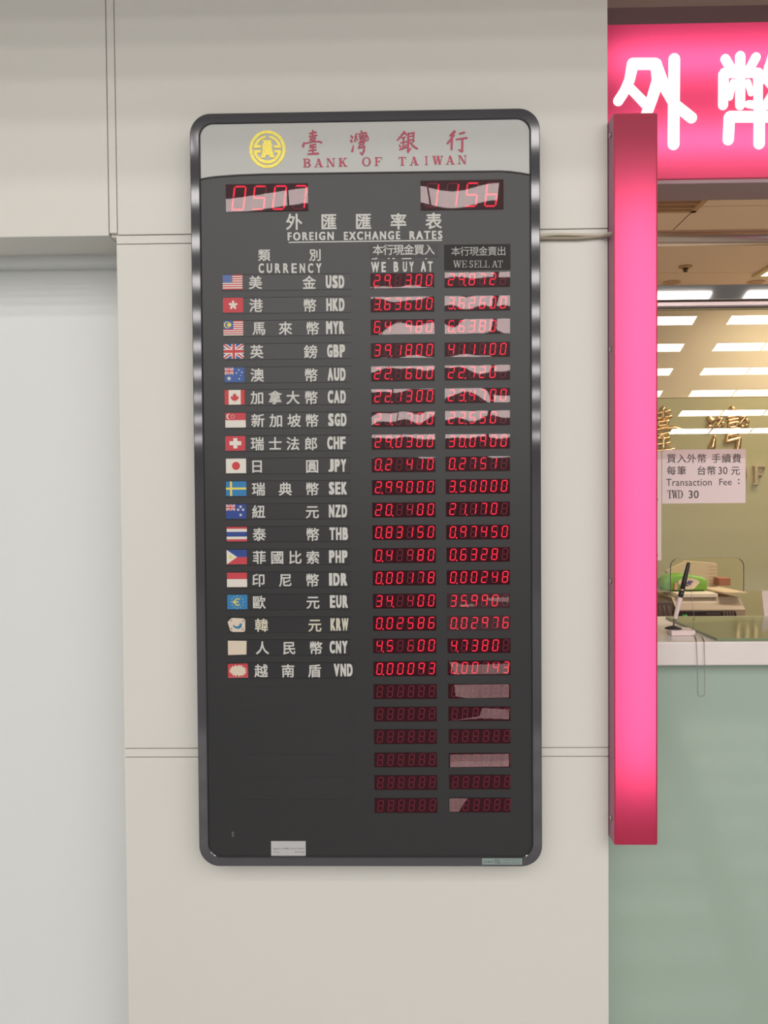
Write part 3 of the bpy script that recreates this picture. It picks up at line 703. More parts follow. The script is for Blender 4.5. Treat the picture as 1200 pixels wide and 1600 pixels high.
ST = ['29.872 ', '3.62600', '6.6380 ', '41.1100', '22.720 ', '23.4700', '22.550 ', '30.0900', '0.2751 ', '3.50000', '21.170 ', '0.97450', '0.6328 ', '0.00248', '35.990 ', '0.02976', '4.7380 ', '0.00143']
Wv = lambda a: [(a*.55, .45, None), (a*.4, 1.1, None), (a*.25, 2.3, None)]
BA = [(452, 0, Wv(4)), (452, 0, Wv(6)), (517, .45, [(8, .5, -.6), (3, 1.6, None)]), (558.5, 0, Wv(4)), (567, .0, Wv(6)), (603, 0, Wv(5)), (650, .3, Wv(9)), (681, 0, Wv(4)), (715, 0, Wv(4))]
SA = [(417, 0, Wv(4)), (465, .2, Wv(8)), (508, .6, Wv(9)), (557.5, 0, Wv(4)), (565, .1, Wv(8)), (620, .4, [(10, .5, .9), (3, 1.4, None)]), (652, .45, Wv(7)), (679, 0, Wv(5)), (714, 0, Wv(4))]
BA += [None]*15; SA += [None]*5 + [(None, 0, Wv(3))]*2 + [None]*8
NAMES = [r[0] for r in ROWS]
for k in range(24):
    bx0 = 579.2 + (584.8-579.2)*(BY[k]-438)/820; sx0 = 695.2 + (702-695.2)*max(0, (SY[k]-600))/660
    window(bx0, BY[k]-11.6, bx0+98.8, BY[k]+11.6, BT[k] if k < 18 else '      ', 16.3, 9.6, 18.2, bx0+9.8, BA[k], 100+k, dimset=(3,) if k in (10, 12, 14, 16) else (), words=None)
    wd = window(sx0, SY[k]-11.4, 796.5 if k < 15 else 797.5, SY[k]+11.4, ST[k] if k < 18 else '      ', 16.2, 9.4, 18.2, sx0+10, SA[k], 200+k)
    TP = {14: [[(.2, .1), (.44, .12), (.42, .3), (.2, .26)], [(.62, .7), (.98, .75), (.98, .4), (.66, .5)]], 17: [[(.02, .95), (.3, .7), (.98, .8), (.98, .08), (.1, .05)]],
          18: [[(.1, .95), (.98, .98), (.98, .05), (.3, .02), (.12, .15)]], 19: [[(.02, .02), (.5, .32), (.55, .9), (.98, .8), (.98, .12), (.5, .2)]],
          21: [[(.02, .9), (.98, .95), (.98, .08), (.02, .02)], [(.02, .4), (.98, .48), (.98, .06), (.02, .04)]], 23: [[(.0, .98), (.3, .98), (.22, .5), (.16, .05), (.0, .05)]]}.get(k)
    if TP:
        mb = MB(); Y = YP-.0052; cx, cz = P((sx0+797)/2, SY[k], Y); w, h = (797-sx0)*S(Y), 22.8*S(Y)
        for i, q in enumerate(TP): mb.prism([(cx+(u-.5)*w, cz+(v-.5)*h) for u, v in q], Y-.0002*(i+1), Y-.0002*i)
        lab(mb.build('tape', TAPE_SHEEN, wd), 'clear tape with a pale sheen put into its colour')
window(353, 287.4, 481, 329.8, '0507', 31.6, 20, 37.5, 373.5, (310, 0, [(13, .25, -.785)]), 11, slant=.13, cy=309.5, words='wide window with the date digits', t=.12)
window(657.8, 281.6, 786, 327, '115b', 31.0, 19, 37.5, 671+4, (306, .1, [(6, .95, 2.4)]), 12, slant=.13, cy=305, words='wide window with the time digits', t=.12)
# stickers low on the board
s3 = pxbox(MB(), 423.2, 1314, 478, 1337.4, YP-.0008, YP).build('paper_label', mat('label_grey', (190, 188, 190), .6), board); lab(s3, 'white paper label with faint handwriting')
mb = MB(); rr = random.Random(5); YL = YP-.0009
for i in range(2):
    for j in range(22):
        x = 428+j*2.2; 
        if (i == 1 and 3 < j < 15): continue
        y = 1326+i*5.2+rr.uniform(-.7, .7); a = P(x, y, YL); mb.box(a[0], a[0]+rr.uniform(.7, 1.7)*S(YL), YL-.0002, YL, a[1]-.0012*rr.random()-.0004, a[1]+.001*rr.random()+.0004)
mb.build('handwriting', mat('pen_ink', (112, 108, 116), .7), s3)
s4 = pxbox(MB(), 753, 1341, 816, 1351.2, YF-.0004, YF).build('maker_label', mat('label_teal', (138, 152, 148), .5), board); lab(s4, 'small pale maker label on the frame')
mb = MB(); put_text(mb, 'TEL', 772, 1343, 783, 1349.4, YF-.0006, .02)
rr = random.Random(9)
for x0, n, rows in ((756, 7, 1), (786, 13, 2)):
    for r_ in range(rows):
        for j in range(n):
            x = x0+j*2.1; y = 1346.2 if rows == 1 else 1344+r_*4.2; a = P(x, y, YF-.0006); hh = (.0036 if rows == 1 else .0016)
            mb.box(a[0], a[0]+rr.uniform(.8, 1.7)*S(YF), YF-.0008, YF-.0004, a[1]-hh*.5, a[1]+hh*rr.uniform(.2, .5))
mb.build('lettering', mat('label_ink', (96, 104, 104), .7), s4)
pxbox(MB(), 362.2, 1299.5, 365.4, 1308, YP-.0006, YP).build('indicator', mat('indicator_grey', (100, 84, 90), .4), board)

# ------------------------------------------------------------------ cables along the joint
def cable(pts, rad, m, label):
    mb = MB(); q = [Vector(p) for p in pts]; o = []
    for i in range(len(q)-1):
        p0, p1, p2, p3 = q[max(i-1, 0)], q[i], q[i+1], q[min(i+2, len(q)-1)]
        for j in range(8):
            t = j/8; o.append(.5*((2*p1)+(p2-p0)*t+(2*p0-5*p1+4*p2-p3)*t*t+(3*p1-p0-3*p2+p3)*t**3))
    o.append(q[-1]); mb.tube(o, rad, 0, 8)
    L = o[0]; ob = mb.build('power_cable', m, None, L); tag(ob, label, 'cable', 'cables from the board to the light box'); return ob
def cp(px, py, Y): x, z = P(px, py, Y); return (x, Y, z)
cable([cp(842, 369.5, -.012), cp(868, 366.5, -.012), cp(900, 367, -.012), cp(935, 367.5, -.013), cp(951, 365.5, -.024), cp(958, 363.5, -.034)], .0034, CABLE2, 'upper pale cable bowing along the pillar joint to the pink light box')
cable([cp(842, 372.8, -.0125), cp(870, 372.5, -.0125), cp(905, 372.2, -.0125), cp(938, 369.5, -.013), cp(951, 367.6, -.026), cp(958, 365.2, -.036)], .0036, CABLE, 'lower darker cable lying along the pillar joint to the pink light box')

# ------------------------------------------------------------------ upright pink light box on the pillar's side
YX = -.05; XB0 = XR+.001
XB1 = mean([P(1027.6, 400, YX)[0], P(1026.5, 800, YX)[0], P(1027.4, 1250, YX)[0]])
ZBT, ZBB = P(990, 177, YX)[1], P(990, 1320, YX)[1]
lb = thing('light_box', 'tall narrow glowing pink light box at the right edge of the pillar', 'light box', ((XB0+XB1)/2, .02, ZBB))
mb = MB(); w_ = .003; yb = .075
mb.box(XB0, XB0+w_, YX+.001, yb, ZBB, ZBT, 0); mb.box(XB1-w_, XB1, YX+.001, yb, ZBB, ZBT, 0)
mb.box(XB0+w_, XB1-w_, YX+.001, yb, ZBT-w_, ZBT, 0); mb.box(XB0+w_, XB1-w_, YX+.001, yb, ZBB, ZBB+w_, 0)
mb.box(XB0+w_, XB1-w_, yb-w_, yb, ZBB+w_, ZBT-w_, 1)
mb.build('housing', [PLUM, INNER], lb)
mb = MB(); o_ = rrect(XB0, XB1, ZBB, ZBT, .004, 4); mb.add([(x, YX, z) for x, z in o_], [list(range(len(o_)))]); mb.build('front_panel', PINK, lb)
for py in (212, 546, 908, 1277):
    mb = MB(); z = P(955, py, -.025)[1]
    L = [[(XB0-.0005-h_, -.026+r_*math.cos(k*math.pi/6), z+r_*math.sin(k*math.pi/6)) for k in range(12)] for h_, r_ in ((0, .0055), (.0018, .005), (.003, .003))]
    mb.loops(L, 0, True, True); lab(mb.build('screw', SCREW, lb), 'steel screw in the side')
def tube_lamp(name, loc, sx, sy, power, parent, tint=(1, .97, .95)):
    l = bpy.data.lights.new(name, 'AREA'); l.shape = 'RECTANGLE'; l.size = sx; l.size_y = sy; l.energy = power; l.color = tint
    o = bpy.data.objects.new(name, l); COL.objects.link(o); o.parent = parent
    o.location = Vector(loc)-Vector(parent['_o']); o.rotation_euler = (math.radians(-90), 0, 0)   # faces the panel
    return o
ztop, zbot = P(990, 305, YX)[1], P(990, 1222, YX)[1]
tube_lamp('tube', ((XB0+XB1)/2+.012, .045, (ztop+zbot)/2), .045, ztop-zbot, BOX_POWER, lb)

# ------------------------------------------------------------------ glowing pink sign over the counter
YS = .10; ZS1, ZS0 = P(1110, 36, YS)[1], P(1110, 277, YS)[1]
XS1 = 3.2
sg = thing('light_box_sign', 'wide glowing pink sign with large white characters above the counter', 'sign', (XR+.02, YS, ZS0))
mb = MB()
mb.add([(XR+.004, YS, ZS0-.005), (XS1, YS, ZS0-.005), (XS1, YS, ZS1), (XR+.004, YS, ZS1)], [(0, 1, 2, 3)]); mb.build('front_panel', PINK, sg)
zt = P(1110, 9, YS)[1]; zb1 = P(1110, 290, YS+.01)[1]
mb = MB(); mb.box(XR+.003, XS1, YS+.001, .232, ZS1, zt, 0); mb.box(XR+.003, XS1, YS+.0005, .232, ZS0-.006, ZS0-.001, 2); mb.box(XR+.003, XS1, .22, .232, ZS0, ZS1, 1)
mb.box(XR+.003, XS1, YS+.0005, YS+.03, ZS0-.013, ZS0-.006, 2); mb.box(XR+.003, XS1, YS+.03, YS+.06, ZS0-.011, ZS0-.006, 2); mb.box(XS1-.004, XS1, YS+.001, .22, ZS0, ZS1, 0); mb.box(XR+.003, XR+.006, YS+.001, .22, ZS0, ZS1, 0)
mb.build('housing', [BROWN, INNER, mat('sign_frame_mauve', lin_rgb=(.36, .22, .25), rough=.4)], sg)
def cz_(x, y): return P(930+x/4.444, y/4.444, YS)
WAI = [[(258,450,80),(236,560,72),(200,640,70),(158,705,70)], [(258,448,80),(415,448,80)], [(420,450,78),(432,560,82),(392,690,76),(352,800,74)], [(236,612,62),(345,725,68)],
       [(420,455,78),(470,590,78),(548,728,74),(665,822,76)], [(546,415,78),(541,1005,80)]]
BI = [[(900,415,66),(932,470,66)], [(1003,395,68),(1003,735,66)], [(1112,402,64),(1070,480,62)], [(888,522,72),(884,735,66)], [(892,512,68),(1128,510,66)], [(1126,520,66),(1128,735,60),(1060,728,52)], [(952,575,42),(932,680,42)], [(1056,575,42),(1078,650,42)],
      [(1230,385,64),(1178,555,62)], [(1200,468,62),(1345,468,62)], [(1310,470,62),(1262,600,62),(1180,738,62)], [(1190,560,58),(1262,650,62),(1345,735,64)],
      [(928,818,76),(920,975,74)], [(932,815,78),(1345,815,78)], [(1136,760,74),(1134,1002,76)], [(1345,815,76),(1340,940,70),(1290,950,60)]]
for g, nm in ((WAI, 'sign_character'), (BI, 'sign_character')):
    mb = MB(); flat_strokes(mb, g, cz_, YS-.0015, .003); lab(mb.build(nm, SIGNW, sg), 'glowing white rounded character')
for py in (92, 218):
    z = P(1110, py, YS)[1]; tube_lamp('tube', ((XR+XS1)/2, .158, z), XS1-XR-.06, .028, SIGN_POWER, sg)

# ------------------------------------------------------------------ counter with glass partition
YC = .15
ZCT = P(1110, 1003, YC)[1]; ZCB = P(1110, 1040, YC)[1]
YCB = (EYE-ZCT)*FPX/(966-769.) + CAM.y
struct('wall_counter_front', MB().box(XR-.01, 7.2, YC+.035, YC+.2, 0, ZCB, 0), GREEN)
ct = MB().box(XR+.001, 7.2, YC, YCB, ZCB, ZCT, 0, .003).build('countertop', COUNTER, None, (XR, YC, ZCB)); tag(ct, 'pale stone bank countertop over the green glass front', 'countertop')
mb = MB(); mb.box(XR+.001, 7.2, YCB-.06, YCB-.01, 0, ZCB); ob = mb.build('counter_back_panel', GREYP, None, (XR, YCB, 0)); ob['kind'] = 'structure'; ob.name = 'wall_counter_back'
YG = .45
def gp(x, y): return P(x, y, YG)
zg1 = gp(1110, 452)[1]; zg0 = gp(1110, 924)[1]; nx0, nx1 = gp(1048.5, 900)[0], gp(1163, 900)[0]; zn = gp(1110, 872)[1]; rn = .024
cut = [(nx0, zg0)] + [(nx0+rn-rn*math.cos(i*math.pi/12), zn-rn+rn*math.sin(i*math.pi/12)) for i in range(7)] + [(nx1-rn+rn*math.sin(i*math.pi/12), zn-rn+rn*math.cos(i*math.pi/12)) for i in range(7)] + [(nx1, zg0)]
mb = MB(); mb.prism([(XR+.004, zg0)] + cut + [(3.4, zg0), (3.4, zg1), (XR+.004, zg1)], YG, YG+.008)
mb.v = [(x, y-(z-zg0)*.0053, z) for x, y, z in mb.v]
gl = mb.build('window_1', GLASS); gl['kind'] = 'structure'
mb = MB()
EDGE = mat('glass_edge', (66, 70, 56), .2)
for a, b in zip(cut[:-1], cut[1:]):
    mb.tube([(a[0], YG+.004, a[1]), (b[0], YG+.004, b[1])], .0011 if min(a[1], b[1]) < zn-.006 else .0003, 0, 6)
ob = mb.build('window_edge', EDGE); ob['kind'] = 'structure'; ob.name = 'trim_7'
# rails
zr = gp(1110, 371.5)[1]
mb = MB(); mb.tube([(XR+.002, YG, zr), (3.4, YG, zr)], 12.3*S(YG), 0, 28)
o = mb.build('rail', CHROME, None, (XR, YG, zr)); tag(o, 'round brushed steel rail running above the glass partition', 'rail')
z1, z2, z3 = gp(1110, 446)[1], gp(1110, 470)[1], gp(1110, 483)[1]
mb = MB(); mb.box(XR+.002, 3.4, YG-.012, YG+.02, z2, z1, 0, .002); mb.box(XR+.002, 3.4, YG-.018, YG+.024, z3, z2-.001, 1, .006)
o = mb.build('glass_channel', [MIRROR, mat('brushed_steel', lin_rgb=(.36, .28, .28), rough=.22, metal=1.)], None, (XR, YG, z3)); tag(o, 'flat mirror polished steel channel along the top of the glass', 'rail')

# notices taped to the glass
YN = YG-.0015
nt_ = pxbox(MB(), 1035.6, 702.5, 1164, 786, YN-.0004, YN).build('paper_notice', PAPER, None, (gp(1100, 744)[0], YN, gp(1100, 786)[1]))
tag(nt_, 'pink-white paper notice with four lines of fee text on the glass', 'notice'); nt_['_o'] = tuple(nt_.location)
mb = MB(); Y = YN-.0005
for ch, x in zip('買入外幣手續費', (1049, 1065, 1080.5, 1096.5, 1119, 1135, 1151)): put_char(mb, ch, x, 716.5, 14.6, Y, .004, wide=1.)
for ch, x in zip('每筆台幣元', (1049, 1065, 1096, 1111.5, 1149)): put_char(mb, ch, x, 735.5, 14.4, Y, .004)
put_text(mb, '30', 1122.5, 729.5, 1136.5, 741, Y, .0)
put_text(mb, 'Transaction', 1041.5, 748, 1111.5, 759, Y, .0, 1.05); put_text(mb, 'Fee', 1124, 748, 1143, 758, Y, .0); put_text(mb, ':', 1153, 748.5, 1155.5, 756, Y, .01)
for ch, x, w in (('T', 1046.5, 8.2), ('W', 1054.6, 9), ('D', 1063, 8.2)): put_serif(mb, ch, x, 772.4, w, 12.6, Y, .0003, 0, .8)
put_text(mb, '30', 1076, 766.4, 1091.6, 778.6, Y, .005)
mb.build('lettering', INK, nt_)
mb = MB(); a, b = gp(1018, 705), gp(1033, 875.5)
mb.box(a[0], b[0], YN-.0004, YN, b[1], a[1])
n2 = mb.build('paper_notice', PAPER, None, (b[0], YN, b[1])); tag(n2, 'narrow strip of white paper on the glass half behind the light box', 'notice'); n2['_o'] = tuple(n2.location)
mb = MB()
for py in (781, 868): x, z = gp(1026.5, py); mb.box(x-.002, x+.002, YN-.0006, YN-.0004, z-.002, z+.003)
mb.build('lettering', MAROON if False else mat('ink_red', (186, 84, 96), .7), n2)

# pad, pen stand, pen and chain on the counter
def onc(px, py, z=ZCT):                        # point on the counter top seen at a pixel
    d = ray(px, py); t = (z-CAM.z)/d.z; return Vector((CAM.x+d.x*t, CAM.y+d.y*t, z))
pts = [onc(1040, 966.8), onc(1120.5, 1001.6), onc(1200, 1001.2)]
pts = [pts[0], pts[1], Vector((pts[1].x+.75, pts[1].y, ZCT)), Vector((pts[1].x+.75+.12, pts[0].y, ZCT))]
mb = MB(); n = 4; mb.add([(p.x, p.y, ZCT+.0005) for p in pts]+[(p.x, p.y, ZCT+.0062) for p in pts], [[0, 1, 2, 3], [4, 7, 6, 5]]+[[i, (i+1) % 4, (i+1) % 4+4, i+4] for i in range(4)])
pad = mb.build('glass_pad', PAD, None, (pts[1].x, pts[1].y, ZCT)); tag(pad, 'greenish glass sheet with a cut corner lying on the counter', 'counter pad')
b0, b1 = onc(1049.5, 993.5), onc(1086.5, 993.5); b2 = onc(1040.5, 985)
bw = b1.x-b0.x; hz = (993.5-985.5)*S(b0.y)
ps = thing('pen_stand', 'small white block pen holder with a black cup on the counter', 'pen stand', ((b0.x+b1.x)/2, b0.y+.03, ZCT))
mb = MB(); dp = .055
f0 = [(b0.x, b0.y, 0), (b1.x, b1.y, 0), (b1.x+.002, b1.y+dp*.95, 0), (b2.x-.005, b0.y+dp, 0), (b2.x-.011, b0.y+.03, 0)]
vs = [(x, y, ZCT+.0006) for x, y, _ in f0] + [(x, y, ZCT+hz) for x, y, _ in f0]
mb.add(vs, [[0, 1, 2, 3, 4], [9, 8, 7, 6, 5]]+[[i, (i+1) % 5, (i+1) % 5+5, i+5] for i in range(5)]); mb.build('base', WHITEP, ps)
ccx, ccy = (b0.x+b1.x)/2-.0155, b0.y+.028
L = [[(ccx+rx*math.cos(k*math.pi/10), ccy+rx*.75*math.sin(k*math.pi/10), ZCT+hz+h) for k in range(20)] for rx, h in ((.0215, .0004), (.0195, .003), (.012, .006), (.0065, .0075), (.0045, .0055))]
mb = MB(); mb.loops(L, 0, True, True); mb.build('cup', BLACKP, ps)
# bead chain hanging over the front edge of the counter
Yc = YC-.006; beads = []
c0 = Vector((b1.x, b1.y+.012, ZCT+.004))
path = [c0, Vector((*onc(1097, 996.5)[:2], ZCT+.003)), Vector((P(1101, 1003, Yc)[0], YC-.003, ZCT+.001))]
xr_, xl_ = P(1101, 1040, Yc)[0], P(1090.3, 1040, Yc)[0]; zlow = P(1095, 1088, Yc)[1]
path += [Vector((xr_, Yc, ZCB)), Vector((xr_, Yc, zlow+.008))]
cxm, rm = (xr_+xl_)/2, (xr_-xl_)/2
path += [Vector((cxm+rm*math.cos(a), Yc, zlow+.008-rm*math.sin(a))) for a in [i*math.pi/8 for i in range(1, 8)]]
path += [Vector((xl_, Yc, zlow+.008)), Vector((xl_-.001, Yc, ZCB)), Vector((P(1089, 1003, Yc)[0], YC-.003, ZCT+.001)), Vector((b1.x-.001, b1.y+.004, ZCT+.003))]
mb = MB(); step = .0034; acc = 0
for a, b in zip(path[:-1], path[1:]):
    l = (b-a).length; n = max(1, int(l/step))
    for i in range(n): mb.ball(a.lerp(b, i/n), .00125, 0, 6)
lab(mb.build('bead_chain', mat('chain_steel', lin_rgb=(.42, .36, .34), rough=.3, metal=1.), ps), 'thin steel bead chain hanging over the edge')
# the pen itself, leaning in the cup
p0 = Vector((ccx, ccy, ZCT+hz+.007)); yt = ccy-.004; tx, tz = P(1076.2, 879, yt); p1 = Vector((tx, yt, tz)); ax = p1-p0
pn = thing('pen', 'black and white desk pen standing slanted in the pen holder', 'pen', tuple(p0))
mb = MB(); mb.tube([p0, p0+ax*.02, p0+ax*.11], [.0012, .0022, .0042], 0, 14); lab(mb.build('tip', mat('pen_tip', (120, 92, 90), .3), pn), 'brown tip')
mb = MB(); mb.tube([p0+ax*.11, p0+ax*.13, p0+ax*.40, p0+ax*.455], [.0046, .0052, .0062, .0062], 0, 14); lab(mb.build('barrel', WHITEP, pn), 'white barrel')
mb = MB(); mb.tube([p0+ax*.455, p0+ax*.50, p0+ax*.56], [.0063, .0064, .0064], 0, 14); mb.tube([p0+ax*.585, p0+ax*.7, p0+ax*.97, p0+ax], [.0064, .006, .0044, .0036], 0, 14); lab(mb.build('cap', BLACKP, pn), 'black cap')
mb = MB(); mb.tube([p0+ax*.56, p0+ax*.585], [.0065, .0065], 0, 14); lab(mb.build('band', SCREW, pn), 'grey band')
path = [p1, P(1078.5, 892, yt+.004), P(1080, 920, yt+.01), P(1082, 945, yt+.02), P(1085, 966, yt+.03)]
pth = [p1] + [Vector((q[0], y_, q[1])) for q, y_ in zip(path[1:], (yt+.004, yt+.01, yt+.02, yt+.03))] + [Vector((pth_.x, pth_.y, ZCT+.009)) for pth_ in [onc(1083, 975)]]
mb = MB()
for a, b in zip(pth[:-1], pth[1:]):
    n = max(1, int((b-a).length/.004))
    for i in range(n): mb.ball(a.lerp(b, i/n), .0011, 0, 6)
mb.ball(Vector((P(1081, 935, yt+.015)[0], yt+.015, P(1081, 935, yt+.015)[1])), .0035, 0, 8)
lab(mb.build('bead_chain', _m['chain_steel'], pn), 'thin bead chain hanging from the cap')
# leaning white panel at the right edge
a = onc(1203, 975)
mb = MB(); yq = YG+.16; x0, z0 = P(1190, 923, yq); x1, z1_ = P(1203, 985, yq)
mb.add([(x0, yq, z0), (x0+.3, yq, z0), (x1+.3, yq-.05, ZCT-.35), (x1, yq-.05, ZCT-.35), (x0, yq+.006, z0), (x0+.3, yq+.006, z0), (x1+.3, yq-.044, ZCT-.35), (x1, yq-.044, ZCT-.35)], [(0, 1, 2, 3), (7, 6, 5, 4), (0, 4, 5, 1), (1, 5, 6, 2), (2, 6, 7, 3), (3, 7, 4, 0)])
o = mb.build('display_stand', WHITEP, None, (x1, yq, ZCT-.35)); tag(o, 'pale slanted panel at the right edge behind the glass', 'display stand')

# ------------------------------------------------------------------ things on the desk behind the glass
YD = .95                                       # front of the machine on the desk
def dp_(x, y, Y=YD): return P(x, y, Y)
xm0, zmt = dp_(1057, 936); xm1, _ = dp_(1165, 936); zdesk = ZCT-.30
struct('trim_8', MB().box(XR+.002, 3.4, YCB+.01, 1.75, zdesk-.04, zdesk), GREYP)
mc = thing('counting_machine', 'grey desk machine with a black keypad strip behind the counter glass', 'machine', ((xm0+xm1)/2, YD+.15, zdesk))
mb = MB(); zf = dp_(1100, 952, YD)[1]
prof = [(YD+.002, zdesk), (YD+.002, zf-.002), (YD+.03, dp_(1100, 944)[1]), (YD+.05, zmt), (YD+.30, zmt), (YD+.30, zdesk)]
mb.add([(xm0, y, z) for y, z in prof]+[(xm1, y, z) for y, z in prof], [list(range(6)), list(range(11, 5, -1))]+[[i, (i+1) % 6, (i+1) % 6+6, i+6] for i in range(6)]); mb.build('body', GREYP, mc)
mb = MB(); q = [dp_(1050, 954.5, YD), dp_(1147, 954.5, YD), dp_(1153, 978, YD), dp_(1056, 978, YD)]; mb.prism(q, YD-.012, YD+.002); kp = mb.build('keypad', BLACKP, mc); lab(kp, 'black keypad strip')
for i in range(4):
    for j in range(3):
        x, z = dp_(1131+i*4.6+j*.6, 957.4+j*3.1, YD-.012); lab(MB().box(x-.003, x+.003, YD-.0145, YD-.012, z-.0019, z+.0019).build('key', mat('key_grey', (142, 118, 120), .5), kp), 'grey key')
for i, ch in enumerate('14'):
    lit, off = MB(), MB(); put_digit(lit, off, ch, 1066+i*5.5, 962.6, 3.4, 6, YD-.0125, .1, False, .24)
    lab(lit.build('lit_digit', glow('green_led', (.12, 1., .15), .8), kp), 'green digit')
mb = MB(); a, b = dp_(1104, 957.5, YD-.012), dp_(1126, 960, YD-.012); mb.box(a[0], b[0], YD-.0126, YD-.012, b[1], a[1]); mb.build('display_strip', mat('grey_print', (84, 74, 78), .4), kp)
# papers on the machine
def sheet(name, pix, Yc, th, m, label, cat, z):
    v = []
    for px, py in pix:
        d = ray(px, py); t = (z-CAM.z)/d.z; v.append(Vector((CAM.x+d.x*t, CAM.y+d.y*t, z)))
    n = len(v); mb = MB(); mb.add([(p.x, p.y, z) for p in v]+[(p.x, p.y, z-th) for p in v], [list(range(n)), list(range(2*n-1, n-1, -1))]+[[i, (i+1) % n, (i+1) % n+n, i+n] for i in range(n)])
    o = mb.build(name, m, None, (v[0].x, v[0].y, z-th)); tag(o, label, cat); return o
zt_ = zmt
xa, xb = dp_(1058, 930, YD+.04)[0], dp_(1121, 930, YD+.04)[0]
zp = zmt+.0005
o = MB().box(xa, xb, YD+.035, YD+.25, zp, zp+.012, 0, .001).build('paper_stack', PAPERW, None, ((xa+xb)/2, YD+.14, zp)); tag(o, 'stack of cream paper on the grey machine under the tissue pack', 'paper stack')
ztop_ = zp+.0125
xa, xb = dp_(1110, 925, YD+.05)[0], dp_(1167, 925, YD+.02)[0]
mb = MB(); z_ = ztop_+.002
fo = [(xa+.005, YD+.16), (xa+.035, YD+.02), (xb, YD+.015), (xb-.03, YD+.18)]
mb.add([(x, y, z_) for x, y in fo]+[(x, y, z_+.004) for x, y in fo], [[0, 1, 2, 3], [7, 6, 5, 4]]+[[i, (i+1) % 4, (i+1) % 4+4, i+4] for i in range(4)])
o = mb.build('folder', mat('folder_cream', (214, 194, 160), .6), None, (xa, YD+.02, z_)); tag(o, 'thin cream folder jutting out right of the tissue pack', 'folder')
# tissue pack
YT_ = YD+.10
tx0, tz1 = dp_(1037, 897, YT_); tx1, tz0 = dp_(1104.5, 925.5, YT_)
tz0 = max(tz0, ztop_+.001)
tp = thing('tissue_pack', 'green and white tissue pack with a purple flower on the papers', 'tissue pack', ((tx0+tx1)/2, YT_+.03, tz0))
GRN = mat('pack_green', (120, 172, 60), .45); PWH = mat('pack_white', (226, 206, 180), .45); PUR = mat('pack_purple', (104, 82, 140), .5); PINKP = mat('pack_pink', (214, 150, 140), .5)
nx, nz = 24, 10; L = []
mb = MB()
for i in range(nx+1):
    u = i/nx; hh = (tz1-tz0)*(.82+.18*math.sin(math.pi*min(1, u*1.15)))*(1. if .06 < u < .95 else .86); ring = []
    for k in range(16):
        t = 2*math.pi*k/16; c, s_ = math.cos(t), math.sin(t); sq = lambda q: math.copysign(abs(q)**.45, q)
        ring.append((tx0+(tx1-tx0)*u, YT_+.035+.035*sq(c), tz0+hh/2+hh/2*sq(s_)))
    L.append(ring)
mb.loops(L, 0, True, True); mb.build('pack', GRN, tp)
mb = MB(); cxp, czp = P(1076, 912, YT_-.002); mb.prism([(cxp+.034*math.cos(t)*(1+.15*math.sin(3*t)), czp+.020*math.sin(t)) for t in [i*math.pi/12 for i in range(24)]], YT_-.004, YT_+.004); lab(mb.build('printed_panel', PWH, tp), 'white printed patch')
mb = MB()
for i in range(9): a_ = i*.7; x, z = cxp-.002+.015*math.cos(a_)*(.4+.6*(i % 3)/2), czp+.008*math.sin(a_*1.3); mb.ball((x, YT_-.0045, z), .0042, 0, 6, (1, .3, 1))
lab(mb.build('printed_flower', PUR, tp), 'purple flower print')
mb = MB(); x, z = P(1056, 916, YT_-.003); mb.prism([(x-.006, z-.012), (x+.006, z-.012), (x+.005, z+.013), (x-.004, z+.010)], YT_-.005, YT_+.002); lab(mb.build('printed_bottle', PINKP, tp), 'pink print')
# cartons behind the pack
YQ = YD+.24
x0, z1 = dp_(1046, 882, YQ); x1, _ = dp_(1124, 882, YQ); 
mb = MB(); zlo = ztop_
q = [(x0, zlo), (x1, zlo), (x1, z1), (dp_(1078, 878, YQ)[0], dp_(1078, 877.5, YQ)[1]), (x0, dp_(1046, 893, YQ)[1])]
zlo2 = zmt+.001
q = [(a_, zlo2 if abs(b_-zlo) < 1e-6 else b_) for a_, b_ in q]
mb.prism(q, YQ+.02, YQ+.05); o = mb.build('paper_bundle', mat('bundle_paper', (206, 186, 154), .7), None, (x0, YQ+.02, zlo2)); tag(o, 'upright bundle of cream paper behind the tissue pack', 'paper bundle'); o['_o'] = tuple(o.location)
mb = MB()
for i in range(7):
    a = dp_(1107, 885+i*5.4, YQ+.02); b = dp_(1121.5, 885+i*5.4, YQ+.02); mb.box(a[0], b[0], YQ+.0193, YQ+.02, a[1]-.0006, a[1]+.0006)
mb.build('printed_lines', mat('faint_print', (176, 158, 134), .7), o)
x0, z1 = dp_(1121, 903, YQ-.02); x1, _ = dp_(1139, 903, YQ-.02)
o = MB().box(x0, x1, YQ-.035, YQ+.015, zmt+.0065+.013, z1, 0, .001).build('small_box', mat('box_brown', (164, 104, 78), .6), None, (x0, YQ, zmt+.02)); tag(o, 'small brown box standing right of the paper bundle', 'box')
